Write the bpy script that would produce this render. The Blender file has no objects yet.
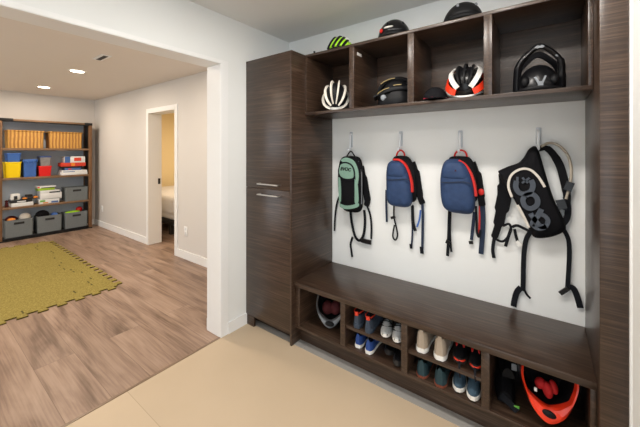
import bpy, bmesh, math, random
from mathutils import Vector, Matrix, Euler
random.seed(7)
S = bpy.context.scene
COL = S.collection
PI = math.pi
# ------------------------------------------------------------------ camera
F, PX, HZ, YAW, CX, CY, CH = 301.62, 335.89, 151.25, 0.6105, 2.0786, -2.1699, 1.45
cd = bpy.data.cameras.new('camera'); cam = bpy.data.objects.new('camera', cd); COL.objects.link(cam)
cam.location = (CX, CY, CH); cam.rotation_euler = (PI / 2, 0, YAW)
cd.sensor_width = 36; cd.sensor_fit = 'HORIZONTAL'; cd.lens = 36 * F / 640
cd.shift_x = (320 - PX) / 640; cd.shift_y = -(213.5 - HZ) / 640
cd.clip_start = 0.02
S.camera = cam

def at(u, v, Y):
    """point of the plane y = Y that the photo shows at pixel (u, v)"""
    a = (u - PX) / F; b = -(v - HZ) / F
    s, c = math.sin(YAW), math.cos(YAW)
    r = Vector((-s + c * a, c + s * a, b)); t = (Y - CY) / r.y
    return Vector((CX, CY, CH)) + r * t

# ------------------------------------------------------------------ materials
def newmat(name):
    m = bpy.data.materials.new(name); m.use_nodes = True
    nt = m.node_tree; b = nt.nodes['Principled BSDF']
    return m, nt, b

def plain(name, col, rough=.6, metal=0, spec=.4, noise=.08, nscale=40, bump=0., bscale=200, coat=0):
    m, nt, b = newmat(name); N = nt.nodes; L = nt.links
    tc = N.new('ShaderNodeTexCoord'); n = N.new('ShaderNodeTexNoise'); n.inputs['Scale'].default_value = nscale
    L.new(tc.outputs['Object'], n.inputs['Vector'])
    mx = N.new('ShaderNodeMix'); mx.data_type = 'RGBA'
    mx.inputs['A'].default_value = (*[c * (1 - noise) for c in col], 1)
    mx.inputs['B'].default_value = (*[min(1, c * (1 + noise)) for c in col], 1)
    L.new(n.outputs['Fac'], mx.inputs['Factor']); L.new(mx.outputs['Result'], b.inputs['Base Color'])
    b.inputs['Roughness'].default_value = rough; b.inputs['Metallic'].default_value = metal
    b.inputs['Specular IOR Level'].default_value = spec
    if coat: b.inputs['Coat Weight'].default_value = coat
    if bump:
        n2 = N.new('ShaderNodeTexNoise'); n2.inputs['Scale'].default_value = bscale
        L.new(tc.outputs['Object'], n2.inputs['Vector'])
        bp = N.new('ShaderNodeBump'); bp.inputs['Strength'].default_value = bump; bp.inputs['Distance'].default_value = .004
        L.new(n2.outputs['Fac'], bp.inputs['Height']); L.new(bp.outputs['Normal'], b.inputs['Normal'])
    return m

def wood(name, scale, ca, cb, cc, rough=.32, spec=.55):
    m, nt, b = newmat(name); N = nt.nodes; L = nt.links
    tc = N.new('ShaderNodeTexCoord'); mp = N.new('ShaderNodeMapping'); mp.inputs['Scale'].default_value = scale
    L.new(tc.outputs['Object'], mp.inputs['Vector'])
    n = N.new('ShaderNodeTexNoise'); n.inputs['Scale'].default_value = 1.; n.inputs['Detail'].default_value = 6; n.inputs['Roughness'].default_value = .65
    n.inputs['Distortion'].default_value = .6
    L.new(mp.outputs['Vector'], n.inputs['Vector'])
    n2 = N.new('ShaderNodeTexNoise'); n2.inputs['Scale'].default_value = 4.; n2.inputs['Detail'].default_value = 3
    L.new(mp.outputs['Vector'], n2.inputs['Vector'])
    ad = N.new('ShaderNodeMath'); ad.operation = 'MULTIPLY_ADD'; ad.inputs[1].default_value = .35; 
    L.new(n2.outputs['Fac'], ad.inputs[0]); L.new(n.outputs['Fac'], ad.inputs[2])
    cr = N.new('ShaderNodeValToRGB'); e = cr.color_ramp.elements
    e[0].position = .42; e[0].color = (*ca, 1); e[1].position = .95; e[1].color = (*cc, 1)
    k = cr.color_ramp.elements.new(.68); k.color = (*cb, 1)
    L.new(ad.outputs[0], cr.inputs['Fac']); L.new(cr.outputs['Color'], b.inputs['Base Color'])
    b.inputs['Roughness'].default_value = rough; b.inputs['Specular IOR Level'].default_value = spec
    bp = N.new('ShaderNodeBump'); bp.inputs['Strength'].default_value = .25; bp.inputs['Distance'].default_value = .002
    L.new(ad.outputs[0], bp.inputs['Height']); L.new(bp.outputs['Normal'], b.inputs['Normal'])
    return m

DW = ((.014, .0072, .0043), (.041, .0225, .0140), (.112, .071, .047))
M = {}
M['wood'] = wood('dark_wood_laminate', (2.2, 55, 95), *DW)
M['wood_side'] = wood('dark_wood_laminate_side', (55, 2.2, 95), *DW)
M['rustic'] = wood('rustic_brown_wood', (40, 4, 60), (.11, .062, .035), (.20, .118, .066), (.32, .20, .12), .6, .3)
M['rustic_v'] = wood('rustic_brown_wood_upright', (40, 40, 4), (.09, .042, .018), (.17, .085, .04), (.28, .15, .075), .6, .3)
M['white_wall'] = plain('white_wall_paint', (.80, .81, .80), .75, noise=.012, nscale=3, bump=.03, bscale=120, spec=.25)
M['beige_wall'] = plain('warm_white_wall_paint', (.67, .64, .61), .75, noise=.015, nscale=3, bump=.03, bscale=120, spec=.25)
M['ceiling'] = plain('ceiling_paint', (.74, .74, .725), .9, noise=.012, nscale=3, spec=.2)
M['ceiling_b'] = plain('warm_ceiling_paint', (.77, .71, .655), .9, noise=.012, nscale=3, spec=.2)
M['trim'] = plain('white_trim_paint', (.84, .84, .835), .45, noise=.01, spec=.4)
M['black'] = plain('black_fabric', (.007, .007, .0085), .8, noise=.3, nscale=150, bump=.15, bscale=400, spec=.1)
M['black_soft'] = plain('charcoal_webbing', (.009, .010, .013), .75, noise=.3, nscale=200, spec=.12)
M['black_plastic'] = plain('black_plastic', (.005, .005, .006), .28, noise=.15, spec=.3)
M['black_matte'] = plain('matte_black_plastic', (.007, .007, .008), .5, noise=.2, spec=.18)
M['grey_plastic'] = plain('grey_plastic', (.20, .215, .235), .4, noise=.05)
M['hookshade'] = plain('grey_blue_hook_shading', (.52, .55, .59), .25, noise=.03, spec=.6)  # grey-blue shading of the pale hook, put into the plate's colour
M['grey_rim'] = plain('mid_grey_plastic', (.15, .16, .175), .4, noise=.05)
M['silver'] = plain('brushed_silver_metal', (.62, .6, .57), .28, metal=1, noise=.03)
M['hookclear'] = plain('pale_grey_plastic_hook', (.80, .82, .84), .2, noise=.03, spec=.6)
M['navy'] = plain('navy_blue_nylon', (.022, .047, .118), .62, noise=.25, nscale=22, bump=.9, bscale=26, spec=.3)
M['navy_dark'] = plain('dark_navy_webbing', (.014, .024, .052), .65, noise=.2, spec=.3)
M['red'] = plain('red_trim', (.62, .020, .015), .5, noise=.08)
M['red_gloss'] = plain('glossy_orange_red_plastic', (.86, .045, .014), .3, noise=.03, spec=.5)
M['red_lining'] = plain('red_padding', (.42, .010, .012), .8, noise=.15)
M['dark_red'] = plain('dark_red_padding', (.055, .003, .005), .8, noise=.15)
M['mint'] = plain('mint_green_nylon', (.20, .34, .27), .65, noise=.08, bump=.15, bscale=80)
M['lime'] = plain('lime_green_plastic', (.36, .72, .02), .35, noise=.04)
M['white_plastic'] = plain('white_plastic', (.72, .71, .68), .35, noise=.04)
M['cream_shell'] = plain('cream_white_shell', (.74, .70, .62), .35, noise=.06)
M['gold'] = plain('dull_gold_trim', (.34, .25, .10), .45, noise=.1)
M['pink'] = plain('pink_red_strap', (.60, .03, .07), .6, noise=.08)
M['offwhite'] = plain('off_white_piping', (.62, .58, .52), .6, noise=.06)
M['logo_grey'] = plain('slate_grey_print', (.055, .067, .088), .6, noise=.1)
M['hose'] = plain('beige_hydration_hose', (.40, .35, .28), .3, noise=.06, spec=.5)
M['shoe_grey'] = plain('blue_grey_knit', (.035, .050, .075), .75, noise=.15, bump=.3, bscale=300)
M['shoe_blue'] = plain('royal_blue_mesh', (.020, .060, .24), .65, noise=.12, bump=.3, bscale=300)
M['shoe_teal'] = plain('dark_teal_mesh', (.014, .040, .050), .7, noise=.15, bump=.3, bscale=300)
M['shoe_denim'] = plain('denim_blue_canvas', (.042, .080, .118), .8, noise=.15, bump=.3, bscale=300)
M['shoe_beige'] = plain('beige_suede', (.43, .35, .27), .85, noise=.08, bump=.2, bscale=200)
M['shoe_white'] = plain('white_shoe_mesh', (.46, .47, .47), .6, noise=.06)
M['sole_white'] = plain('white_rubber', (.78, .76, .72), .55, noise=.04)
M['sole_dark'] = plain('dark_rubber', (.02, .018, .017), .7, noise=.1)
M['sole_rust'] = plain('rust_red_rubber', (.16, .04, .02), .6, noise=.1)
M['coral'] = plain('coral_red_trim', (.72, .05, .02), .55, noise=.05)
M['green_tag'] = plain('bright_green_print', (.12, .38, .05), .6)
M['yellow_bin'] = plain('yellow_plastic', (.85, .60, .0), .4, noise=.03)
M['blue_bin'] = plain('blue_plastic', (.045, .13, .42), .4, noise=.04)
M['navy_bin'] = plain('navy_plastic', (.02, .06, .22), .4, noise=.04)
M['red_bin'] = plain('red_plastic', (.70, .010, .010), .4, noise=.03)
M['clear_bin'] = plain('grey_clear_plastic', (.22, .21, .21), .25, noise=.3, nscale=20, spec=.6)
M['grey_felt'] = plain('grey_felt', (.155, .172, .18), .9, noise=.2, nscale=120)
M['slate'] = plain('slate_blue_backing', (.40, .45, .52), .8, noise=.03)
M['box_white'] = plain('white_card', (.70, .71, .72), .6, noise=.1, nscale=15)
M['box_red'] = plain('red_card', (.60, .045, .02), .55)
M['box_green'] = plain('green_card', (.28, .45, .03), .55)
M['box_blue'] = plain('blue_card', (.05, .12, .33), .55)
M['box_black'] = plain('black_card', (.014, .014, .016), .5)
M['bedding'] = plain('white_bedding', (.72, .68, .66), .9, noise=.03)
M['bed_wall'] = plain('cream_bedroom_wall', (.86, .70, .43), .8, noise=.02, spec=.2)
M['bed_wood'] = plain('dark_bed_frame', (.020, .016, .014), .5)
M['tile_grey'] = plain('grey_tile', (.30, .29, .275), .5, noise=.06, nscale=20)
M['orange_print'] = plain('orange_print', (.75, .25, .03), .6)
M['iron'] = plain('black_iron', (.012, .012, .013), .5, metal=.4)

def wicker():
    m, nt, b = newmat('woven_wicker'); N = nt.nodes; L = nt.links
    tc = N.new('ShaderNodeTexCoord')
    w1 = N.new('ShaderNodeTexWave'); w1.bands_direction = 'Y'; w1.inputs['Scale'].default_value = 7; w1.inputs['Distortion'].default_value = 1.5
    w2 = N.new('ShaderNodeTexWave'); w2.bands_direction = 'Z'; w2.inputs['Scale'].default_value = 16; w2.inputs['Distortion'].default_value = .8
    for w in (w1, w2): L.new(tc.outputs['Object'], w.inputs['Vector'])
    mu = N.new('ShaderNodeMath'); mu.operation = 'MULTIPLY'; L.new(w1.outputs['Fac'], mu.inputs[0]); L.new(w2.outputs['Fac'], mu.inputs[1])
    ad = N.new('ShaderNodeMath'); ad.operation = 'MULTIPLY_ADD'; ad.inputs[1].default_value = .18
    L.new(w1.outputs['Fac'], ad.inputs[0]); L.new(mu.outputs[0], ad.inputs[2])
    cr = N.new('ShaderNodeValToRGB'); e = cr.color_ramp.elements
    e[0].color = (.28, .12, .022, 1); e[0].position = .0; e[1].color = (.78, .43, .10, 1); e[1].position = .9
    L.new(ad.outputs[0], cr.inputs['Fac']); L.new(cr.outputs['Color'], b.inputs['Base Color'])
    b.inputs['Roughness'].default_value = .6
    bp = N.new('ShaderNodeBump'); bp.inputs['Strength'].default_value = .6; bp.inputs['Distance'].default_value = .006
    L.new(ad.outputs[0], bp.inputs['Height']); L.new(bp.outputs['Normal'], b.inputs['Normal'])
    return m
M['wicker'] = wicker()

def planks():
    m, nt, b = newmat('oak_plank_floor'); N = nt.nodes; L = nt.links
    tc = N.new('ShaderNodeTexCoord')
    br = N.new('ShaderNodeTexBrick'); br.inputs['Scale'].default_value = 1
    br.inputs['Brick Width'].default_value = 1.9; br.inputs['Row Height'].default_value = .21
    br.inputs['Mortar Size'].default_value = .0012; br.inputs['Mortar Smooth'].default_value = .3
    br.inputs['Color1'].default_value = (.0, .0, .0, 1); br.inputs['Color2'].default_value = (1, 1, 1, 1)
    br.inputs['Mortar'].default_value = (.5, .5, .5, 1); br.offset = .37
    L.new(tc.outputs['Object'], br.inputs['Vector'])
    # shift the grain from plank to plank
    sc = N.new('ShaderNodeVectorMath'); sc.operation = 'SCALE'; sc.inputs['Scale'].default_value = 7.
    L.new(br.outputs['Color'], sc.inputs[0])
    ad = N.new('ShaderNodeVectorMath'); L.new(tc.outputs['Object'], ad.inputs[0]); L.new(sc.outputs[0], ad.inputs[1])
    mp = N.new('ShaderNodeMapping'); mp.inputs['Scale'].default_value = (.75, 5., 1); L.new(ad.outputs[0], mp.inputs['Vector'])
    n = N.new('ShaderNodeTexNoise'); n.inputs['Scale'].default_value = 1; n.inputs['Detail'].default_value = 5; n.inputs['Distortion'].default_value = 1.8
    L.new(mp.outputs['Vector'], n.inputs['Vector'])
    mp2 = N.new('ShaderNodeMapping'); mp2.inputs['Scale'].default_value = (3, 90, 1); L.new(ad.outputs[0], mp2.inputs['Vector'])
    n2 = N.new('ShaderNodeTexNoise'); n2.inputs['Scale'].default_value = 1; n2.inputs['Detail'].default_value = 4
    L.new(mp2.outputs['Vector'], n2.inputs['Vector'])
    mm = N.new('ShaderNodeMath'); mm.operation = 'MULTIPLY_ADD'; mm.inputs[1].default_value = .45; L.new(n2.outputs['Fac'], mm.inputs[0]); L.new(n.outputs['Fac'], mm.inputs[2])
    cr = N.new('ShaderNodeValToRGB'); e = cr.color_ramp.elements
    e[0].position = .5; e[0].color = (.125, .074, .049, 1); e[1].position = .92; e[1].color = (.375, .262, .195, 1)
    k = cr.color_ramp.elements.new(.7); k.color = (.265, .175, .126, 1)
    L.new(mm.outputs[0], cr.inputs['Fac'])
    tn = N.new('ShaderNodeMix'); tn.data_type = 'RGBA'; tn.blend_type = 'MULTIPLY'; tn.inputs['Factor'].default_value = 1
    rr = N.new('ShaderNodeMapRange'); rr.inputs['To Min'].default_value = .93; rr.inputs['To Max'].default_value = 1.05
    L.new(br.outputs['Color'], rr.inputs['Value']); L.new(cr.outputs['Color'], tn.inputs['A']); L.new(rr.outputs[0], tn.inputs['B'])
    mo = N.new('ShaderNodeMix'); mo.data_type = 'RGBA'; L.new(br.outputs['Fac'], mo.inputs['Factor'])
    L.new(tn.outputs['Result'], mo.inputs['A']); mo.inputs['B'].default_value = (.15, .095, .06, 1)
    L.new(mo.outputs['Result'], b.inputs['Base Color'])
    b.inputs['Roughness'].default_value = .42; b.inputs['Specular IOR Level'].default_value = .4
    bp = N.new('ShaderNodeBump'); bp.inputs['Strength'].default_value = .15; bp.inputs['Distance'].default_value = .002
    L.new(mm.outputs[0], bp.inputs['Height']); L.new(bp.outputs['Normal'], b.inputs['Normal'])
    return m
M['planks'] = planks()

def tiles():
    m, nt, b = newmat('tan_floor_tile'); N = nt.nodes; L = nt.links
    tc = N.new('ShaderNodeTexCoord'); mp = N.new('ShaderNodeMapping'); mp.inputs['Location'].default_value = (1.2, .48, 0)
    L.new(tc.outputs['Object'], mp.inputs['Vector'])
    br = N.new('ShaderNodeTexBrick'); br.inputs['Scale'].default_value = 1; br.inputs['Brick Width'].default_value = 4.; br.inputs['Row Height'].default_value = .92
    br.inputs['Mortar Size'].default_value = .002; br.inputs['Mortar Smooth'].default_value = .4; br.offset = .5
    br.inputs['Color1'].default_value = (.515, .405, .285, 1); br.inputs['Color2'].default_value = (.54, .425, .30, 1)
    br.inputs['Mortar'].default_value = (.40, .31, .21, 1)
    L.new(mp.outputs['Vector'], br.inputs['Vector'])
    n = N.new('ShaderNodeTexNoise'); n.inputs['Scale'].default_value = 2.2; n.inputs['Detail'].default_value = 5; L.new(tc.outputs['Object'], n.inputs['Vector'])
    rr = N.new('ShaderNodeMapRange'); rr.inputs['To Min'].default_value = .93; rr.inputs['To Max'].default_value = 1.07; L.new(n.outputs['Fac'], rr.inputs['Value'])
    mx = N.new('ShaderNodeMix'); mx.data_type = 'RGBA'; mx.blend_type = 'MULTIPLY'; mx.inputs['Factor'].default_value = 1
    L.new(br.outputs['Color'], mx.inputs['A']); L.new(rr.outputs[0], mx.inputs['B']); L.new(mx.outputs['Result'], b.inputs['Base Color'])
    b.inputs['Roughness'].default_value = .5; b.inputs['Specular IOR Level'].default_value = .35
    return m
M['tiles'] = tiles()

def foam():
    m, nt, b = newmat('olive_foam'); N = nt.nodes; L = nt.links
    tc = N.new('ShaderNodeTexCoord'); n = N.new('ShaderNodeTexNoise'); n.inputs['Scale'].default_value = 110; n.inputs['Detail'].default_value = 4
    L.new(tc.outputs['Object'], n.inputs['Vector'])
    cr = N.new('ShaderNodeValToRGB'); e = cr.color_ramp.elements
    e[0].position = .35; e[0].color = (.18, .14, .03, 1); e[1].position = .68; e[1].color = (.33, .265, .075, 1)
    L.new(n.outputs['Fac'], cr.inputs['Fac']); L.new(cr.outputs['Color'], b.inputs['Base Color'])
    b.inputs['Roughness'].default_value = .85; b.inputs['Specular IOR Level'].default_value = .2
    bp = N.new('ShaderNodeBump'); bp.inputs['Strength'].default_value = .4; bp.inputs['Distance'].default_value = .003
    L.new(n.outputs['Fac'], bp.inputs['Height']); L.new(bp.outputs['Normal'], b.inputs['Normal'])
    return m
M['foam'] = foam()
M['foam_edge'] = plain('dark_olive_foam_edge', (.075, .06, .008), .9)

def glow(name, col, st):
    m, nt, b = newmat(name); b.inputs['Emission Color'].default_value = (*col, 1); b.inputs['Emission Strength'].default_value = st
    return m
M['lamp'] = glow('warm_lamp_glow', (1, .9, .75), 14)

# ------------------------------------------------------------------ mesh helpers
class MB:
    def __init__(s): s.bm = bmesh.new()
    def box(s, x0, x1, y0, y1, z0, z1, bev=0., mat4=None, seg=2):
        r = bmesh.ops.create_cube(s.bm, size=1); vs = r['verts']
        for v in vs: v.co = Vector(((x0 + x1) / 2 + v.co.x * (x1 - x0), (y0 + y1) / 2 + v.co.y * (y1 - y0), (z0 + z1) / 2 + v.co.z * (z1 - z0)))
        if bev:
            es = list({e for v in vs for e in v.link_edges})
            r = bmesh.ops.bevel(s.bm, geom=es, offset=bev, segments=seg, profile=.5, affect='EDGES')
            vs = list({v for f in r['faces'] for v in f.verts} | {v for v in vs if v.is_valid})
        if mat4 is not None:
            for v in vs: v.co = mat4 @ v.co
        return s
    def loft(s, rings, cap0=True, cap1=True, closed=True):
        R = [[s.bm.verts.new(p) for p in ring] for ring in rings]
        n = len(R[0])
        for a, b in zip(R, R[1:]):
            for i in range(n if closed else n - 1):
                j = (i + 1) % n
                try: s.bm.faces.new((a[i], a[j], b[j], b[i]))
                except ValueError: pass
        if closed and cap0: s.bm.faces.new(R[0][::-1])
        if closed and cap1: s.bm.faces.new(R[-1])
        return s
    def tube(s, pts, r, seg=8, flat=1., up=None, cap=True):
        pts = smooth(pts) if len(pts) > 2 else [Vector(p) for p in pts]
        rings = []; n = len(pts); prev = None
        for i, p in enumerate(pts):
            t = (pts[min(i + 1, n - 1)] - pts[max(i - 1, 0)]).normalized()
            ref = Vector(up) if up else Vector((0, 0, 1))
            if abs(t.dot(ref)) > .95 and not up: ref = Vector((1, 0, 0))
            a = prev if prev is not None else t.cross(ref)
            a = (a - t * a.dot(t)); a = a.normalized() if a.length > 1e-6 else t.orthogonal().normalized()
            b = t.cross(a).normalized(); prev = a
            rr = r[int(i * (len(r) - 1) / max(1, n - 1))] if isinstance(r, (list, tuple)) else r
            rings.append([p + (a * math.cos(k * 2 * PI / seg) + b * math.sin(k * 2 * PI / seg) * flat) * rr for k in range(seg)])
        return s.loft(rings)
    def ribbon(s, pts, w, t, normal=(0, -1, 0), sm=True):
        """flat strap: width lies across the path and square to normal"""
        pts = smooth(pts) if sm and len(pts) > 2 else [Vector(p) for p in pts]
        n = len(pts); rings = []
        for i, p in enumerate(pts):
            d = (pts[min(i + 1, n - 1)] - pts[max(i - 1, 0)]).normalized(); nn = Vector(normal)
            a = d.cross(nn); a = a.normalized() if a.length > 1e-5 else Vector((1, 0, 0)); b = a.cross(d).normalized()
            ww = w[int(i * (len(w) - 1) / max(1, n - 1))] if isinstance(w, (list, tuple)) else w
            rings.append([p + a * ww / 2 * sx + b * t / 2 * sy for sx, sy in ((-1, -1), (1, -1), (1, 1), (-1, 1))])
        return s.loft(rings)
    def ell(s, c, r, rot=None, seg=16, rg=10):
        q = bmesh.ops.create_uvsphere(s.bm, u_segments=seg, v_segments=rg, radius=1)
        m = Euler(rot).to_matrix() if rot else None
        for v in q['verts']:
            p = Vector((v.co.x * r[0], v.co.y * r[1], v.co.z * r[2]))
            v.co = (m @ p if m else p) + Vector(c)
        return s
    def prism(s, poly, d, axis=(0, -1, 0)):
        """polygon (3-D points) extruded by vector axis*d"""
        ax = Vector(axis) * d
        return s.loft([[Vector(p) for p in poly], [Vector(p) + ax for p in poly]])
    def cyl(s, c, r, h, axis='Z', seg=20, r2=None):
        r2 = r if r2 is None else r2; rings = []
        for hh, rr in ((0, r), (h, r2)):
            ring = []
            for k in range(seg):
                a = 2 * PI * k / seg; x, y = rr * math.cos(a), rr * math.sin(a)
                ring.append(Vector(c) + {'Z': Vector((x, y, hh)), 'Y': Vector((x, hh, y)), 'X': Vector((hh, x, y))}[axis])
            rings.append(ring)
        return s.loft(rings)
    def build(s, name, mat, parent=None, world=False, smooth_=True, bevel=0, kind=None, sub=0):
        bmesh.ops.recalc_face_normals(s.bm, faces=s.bm.faces)
        if parent is not None and world:
            o = parent.location if parent.parent is None else parent.parent.location
            bmesh.ops.translate(s.bm, verts=s.bm.verts, vec=-o)
        me = bpy.data.meshes.new(name); s.bm.to_mesh(me); s.bm.free()
        me.materials.append(M[mat] if isinstance(mat, str) else mat)
        ob = bpy.data.objects.new(name, me); COL.objects.link(ob)
        if smooth_:
            for p in me.polygons: p.use_smooth = True
            try: me.set_sharp_from_angle(angle=math.radians(38))
            except Exception: pass
        if sub:
            m = ob.modifiers.new('sub', 'SUBSURF'); m.levels = sub; m.render_levels = sub
        if parent is not None: ob.parent = parent
        if kind: ob['kind'] = kind
        return ob

def smooth(pts, k=5):
    P = [Vector(p) for p in pts]; out = []
    for i in range(len(P) - 1):
        p0 = P[max(i - 1, 0)]; p1 = P[i]; p2 = P[i + 1]; p3 = P[min(i + 2, len(P) - 1)]
        for j in range(k):
            t = j / k
            out.append(.5 * (2 * p1 + (p2 - p0) * t + (2 * p0 - 5 * p1 + 4 * p2 - p3) * t * t + (3 * p1 - p0 - 3 * p2 + p3) * t ** 3))
    out.append(P[-1]); return out

def tag(o, label, cat, group=None, kind=None):
    o['label'] = label; o['category'] = cat
    if group: o['group'] = group
    if kind: o['kind'] = kind
    return o
def thing(name, label, cat, loc=(0, 0, 0), rot=(0, 0, 0), group=None):
    o = bpy.data.objects.new(name, None); COL.objects.link(o); o.location = loc; o.rotation_euler = rot
    o.empty_display_size = .1
    return tag(o, label, cat, group)
def struct(name, mat, *boxes):
    m = MB()
    for b in boxes: m.box(*b)
    return m.build(name, mat, kind='structure', smooth_=False)
def copy_tree(o, parent=None):
    c = o.copy(); COL.objects.link(c)
    if parent is not None: c.parent = parent
    for ch in o.children: copy_tree(ch, c)
    return c
# ------------------------------------------------------------------ the room shell
ZC, ZR = 2.518, 2.459          # ceilings of the entry and of the room beyond
WL, XF, YE = -.179, -5.30, -4.4
struct('floor', 'tiles', (0, 4.6, YE, .15, -.06, 0))
struct('floor.001', 'planks', (XF - .15, 0, YE, 0, -.06, -.0002), (-5.3, -1.6, 0, 2.9, -.06, 0))
struct('ceiling', 'ceiling', (WL, 4.6, YE, .15, ZC, ZC + .1))
struct('ceiling.001', 'ceiling_b', (XF - .15, WL, YE, .15, ZR, ZR + .1))
struct('wall_back', 'white_wall', (WL, 2.5, 0, .15, 0, ZC))
struct('wall_left', 'white_wall', (WL, 0, -.7614, 0, 0, ZC), (WL, 0, YE, -.7614, 2.132, ZC), (WL, 0, YE, -3.4, 0, 2.132))
struct('wall_front', 'white_wall', (WL, 1.5, YE - .12, YE, 0, ZC), (1.5, 4.6, YE - .12, YE, 2.38, ZC))
struct('wall_right', 'white_wall', (2.347, 2.5, -1.7, 0, 0, ZC))
DX0, DX1, DZ, DT = -2.985, -2.165, 2.05, .17
struct('wall_room', 'beige_wall', (XF - .15, DX0, 0, DT, 0, ZR), (DX1, WL, 0, DT, 0, ZR), (DX0, DX1, 0, DT, DZ, ZR))
struct('wall_side_block', 'white_wall', (4.6, 4.72, YE - .12, .15, 0, ZC))  # unseen wall, added to close off daylight from the right
struct('wall_near', 'beige_wall', (XF - .15, -4.2, YE - .12, YE, 0, ZR), (-4.2, -1.6, YE - .12, YE, 0, .5), (-4.2, -1.6, YE - .12, YE, 2.1, ZR), (-1.6, WL, YE - .12, YE, 0, ZR))
struct('wall_far', 'beige_wall', (XF - .15, XF, YE, 0, 0, ZR))
# bedroom beyond the doorway
struct('wall_bedroom', 'bed_wall', (-5.45, -5.3, DT, 2.9, 0, ZR), (-5.3, -1.6, 2.9, 3.0, 0, ZR), (-1.6, -1.5, DT, 2.9, 0, ZR))
struct('ceiling.002', 'ceiling_b', (-5.45, -1.5, DT, 3.0, ZR, ZR + .1))
# casings and baseboards
struct('trim_1', 'trim', (0, .006, -.7614, -.70, 0, 2.132), (0, .006, YE, -.70, 2.132, 2.16), (WL - .001, .002, -.7644, -.7614, 0, 2.132), (WL - .001, .002, -3.4, -.7614, 2.129, 2.132))
bb = .09
struct('baseboard_left', 'trim', (0, .013, -.70, -.505, 0, bb), (WL - .013, WL, -.76, 0, 0, bb))
struct('baseboard_room', 'trim', (XF, DX0 - .055, -.013, 0, 0, bb + .015), (DX1 + .055, WL, -.013, 0, 0, bb + .015))
struct('baseboard_far', 'trim', (XF, XF + .013, YE, -.013, 0, bb + .015))
struct('door_1', 'trim', (DX0 - .055, DX0, -.014, 0, 0, DZ + .055), (DX1, DX1 + .055, -.014, 0, 0, DZ + .055), (DX0, DX1, -.014, 0, DZ, DZ + .055),
       (DX0 - .001, DX0 + .015, -.014, DT + .014, 0, DZ), (DX1 - .015, DX1 + .001, -.014, DT + .014, 0, DZ), (DX0, DX1, -.014, DT + .014, DZ - .015, DZ + .001))
st = MB().box(DX0 + .015, DX0 + .018, .13, .165, .93, 1.02).build('strike_plate', 'iron'); tag(st, 'small dark metal strike plate on the white jamb of the bedroom doorway', 'door hardware')
struct('trim_2', wood('oak_threshold', (40, 3, 40), (.10, .06, .035), (.2, .13, .08), (.3, .2, .13)), (-.016, .002, -3.4, -.765, 0, .003))
struct('trim_3', 'tile_grey', *[(x, x + .597, -.495, -.02, .0, .002) for x in (.006, .606, 1.206, 1.806)])
struct('edge_highlight_strip', 'trim', (2.340, 2.352, -.575, -.0, 0, ZC))  # thin white strip standing in for the highlight line beside the end panel

# ------------------------------------------------------------------ built-in cabinetry
X1, XR, XR2 = .5245, 2.253, 2.3395
t = thing('tall_cabinet', 'tall dark wood cabinet with two stacked doors at the left of the bench', 'cabinet', (X1 / 2, -.26, 0))
P = .018
MB().box(.003, P, -.504, -.002, 0, 2.2).build('side_panel', 'wood_side', t, True); MB().box(X1 - P, X1, -.522, -.002, 0, 2.2033, .001).build('side_panel', 'wood_side', t, True)
MB().box(P, X1 - P, -.50, -.002, 2.185, 2.2033).box(P, X1 - P, -.50, -.002, .082, .1).box(P, X1 - P, -.02, -.002, .1, 2.185).box(.003, .022, -.522, -.504, 2.185, 2.2033).build('carcass', 'wood', t, True)
MB().box(P, X1 - P, -.44, -.425, 0.0025, .082).build('toe_kick', 'wood', t, True)
MB().box(.002, .10, -.521, -.503, 0.0025, .08).build('foot', 'wood', t, True)
for z0, z1, hz in ((1.152, 2.2033, 1.190), (.084, 1.148, 1.106)):
    d = MB().box(.003, X1 - P - .001, -.522, -.504, z0, z1, .001).build('door', 'wood', t, True)
    h = MB().tube([(.185, -.522, hz), (.185, -.552, hz), (.20, -.556, hz), (.395, -.556, hz), (.41, -.552, hz), (.41, -.522, hz)], .0055, 10)
    h.build('handle', 'silver', d, True)['label'] = 'brushed silver bar handle'

t = thing('bench_cabinet', 'long dark wood storage bench with open shoe cubbies under the seat', 'bench', ((X1 + XR) / 2, -.25, 0))
ZB, ZT, ZS, YF = .4735, .4394, .148, -.488
MB().box(X1 + .001, XR - .001, -.4997, -.003, ZT, ZB, .0015).build('seat_top', 'wood', t, True)
bd = [.957, 1.391, 1.8235]
for x0, x1 in [(X1 + .030, X1 + .048)] + [(b - .019, b + .019) for b in bd] + [(XR - .022, XR - .002)]:
    MB().box(x0, x1, YF, -.02, ZS, ZT, .001).build('divider', 'wood_side', t, True)
MB().box(X1 + .001, XR - .001, YF, -.02, ZS - .019, ZS - .0005, .001).build('bottom_shelf', 'wood', t, True)
for a, b in ((bd[0], bd[1]), (bd[1], bd[2])):
    MB().box(a + .019, b - .019, YF + .012, -.02, .266, .286, .001).build('middle_shelf', 'wood', t, True)
MB().box(X1 + .001, XR - .001, -.02, -.003, .10, ZT).build('back_panel', 'wood', t, True)
MB().box(X1 + .001, XR - .001, -.424, -.405, 0.0025, ZS - .019).build('toe_kick', 'wood', t, True)
MB().box(X1 + .001, X1 + .03, YF + .004, YF + .02, ZS, ZT).build('filler', 'wood', t, True)

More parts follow.
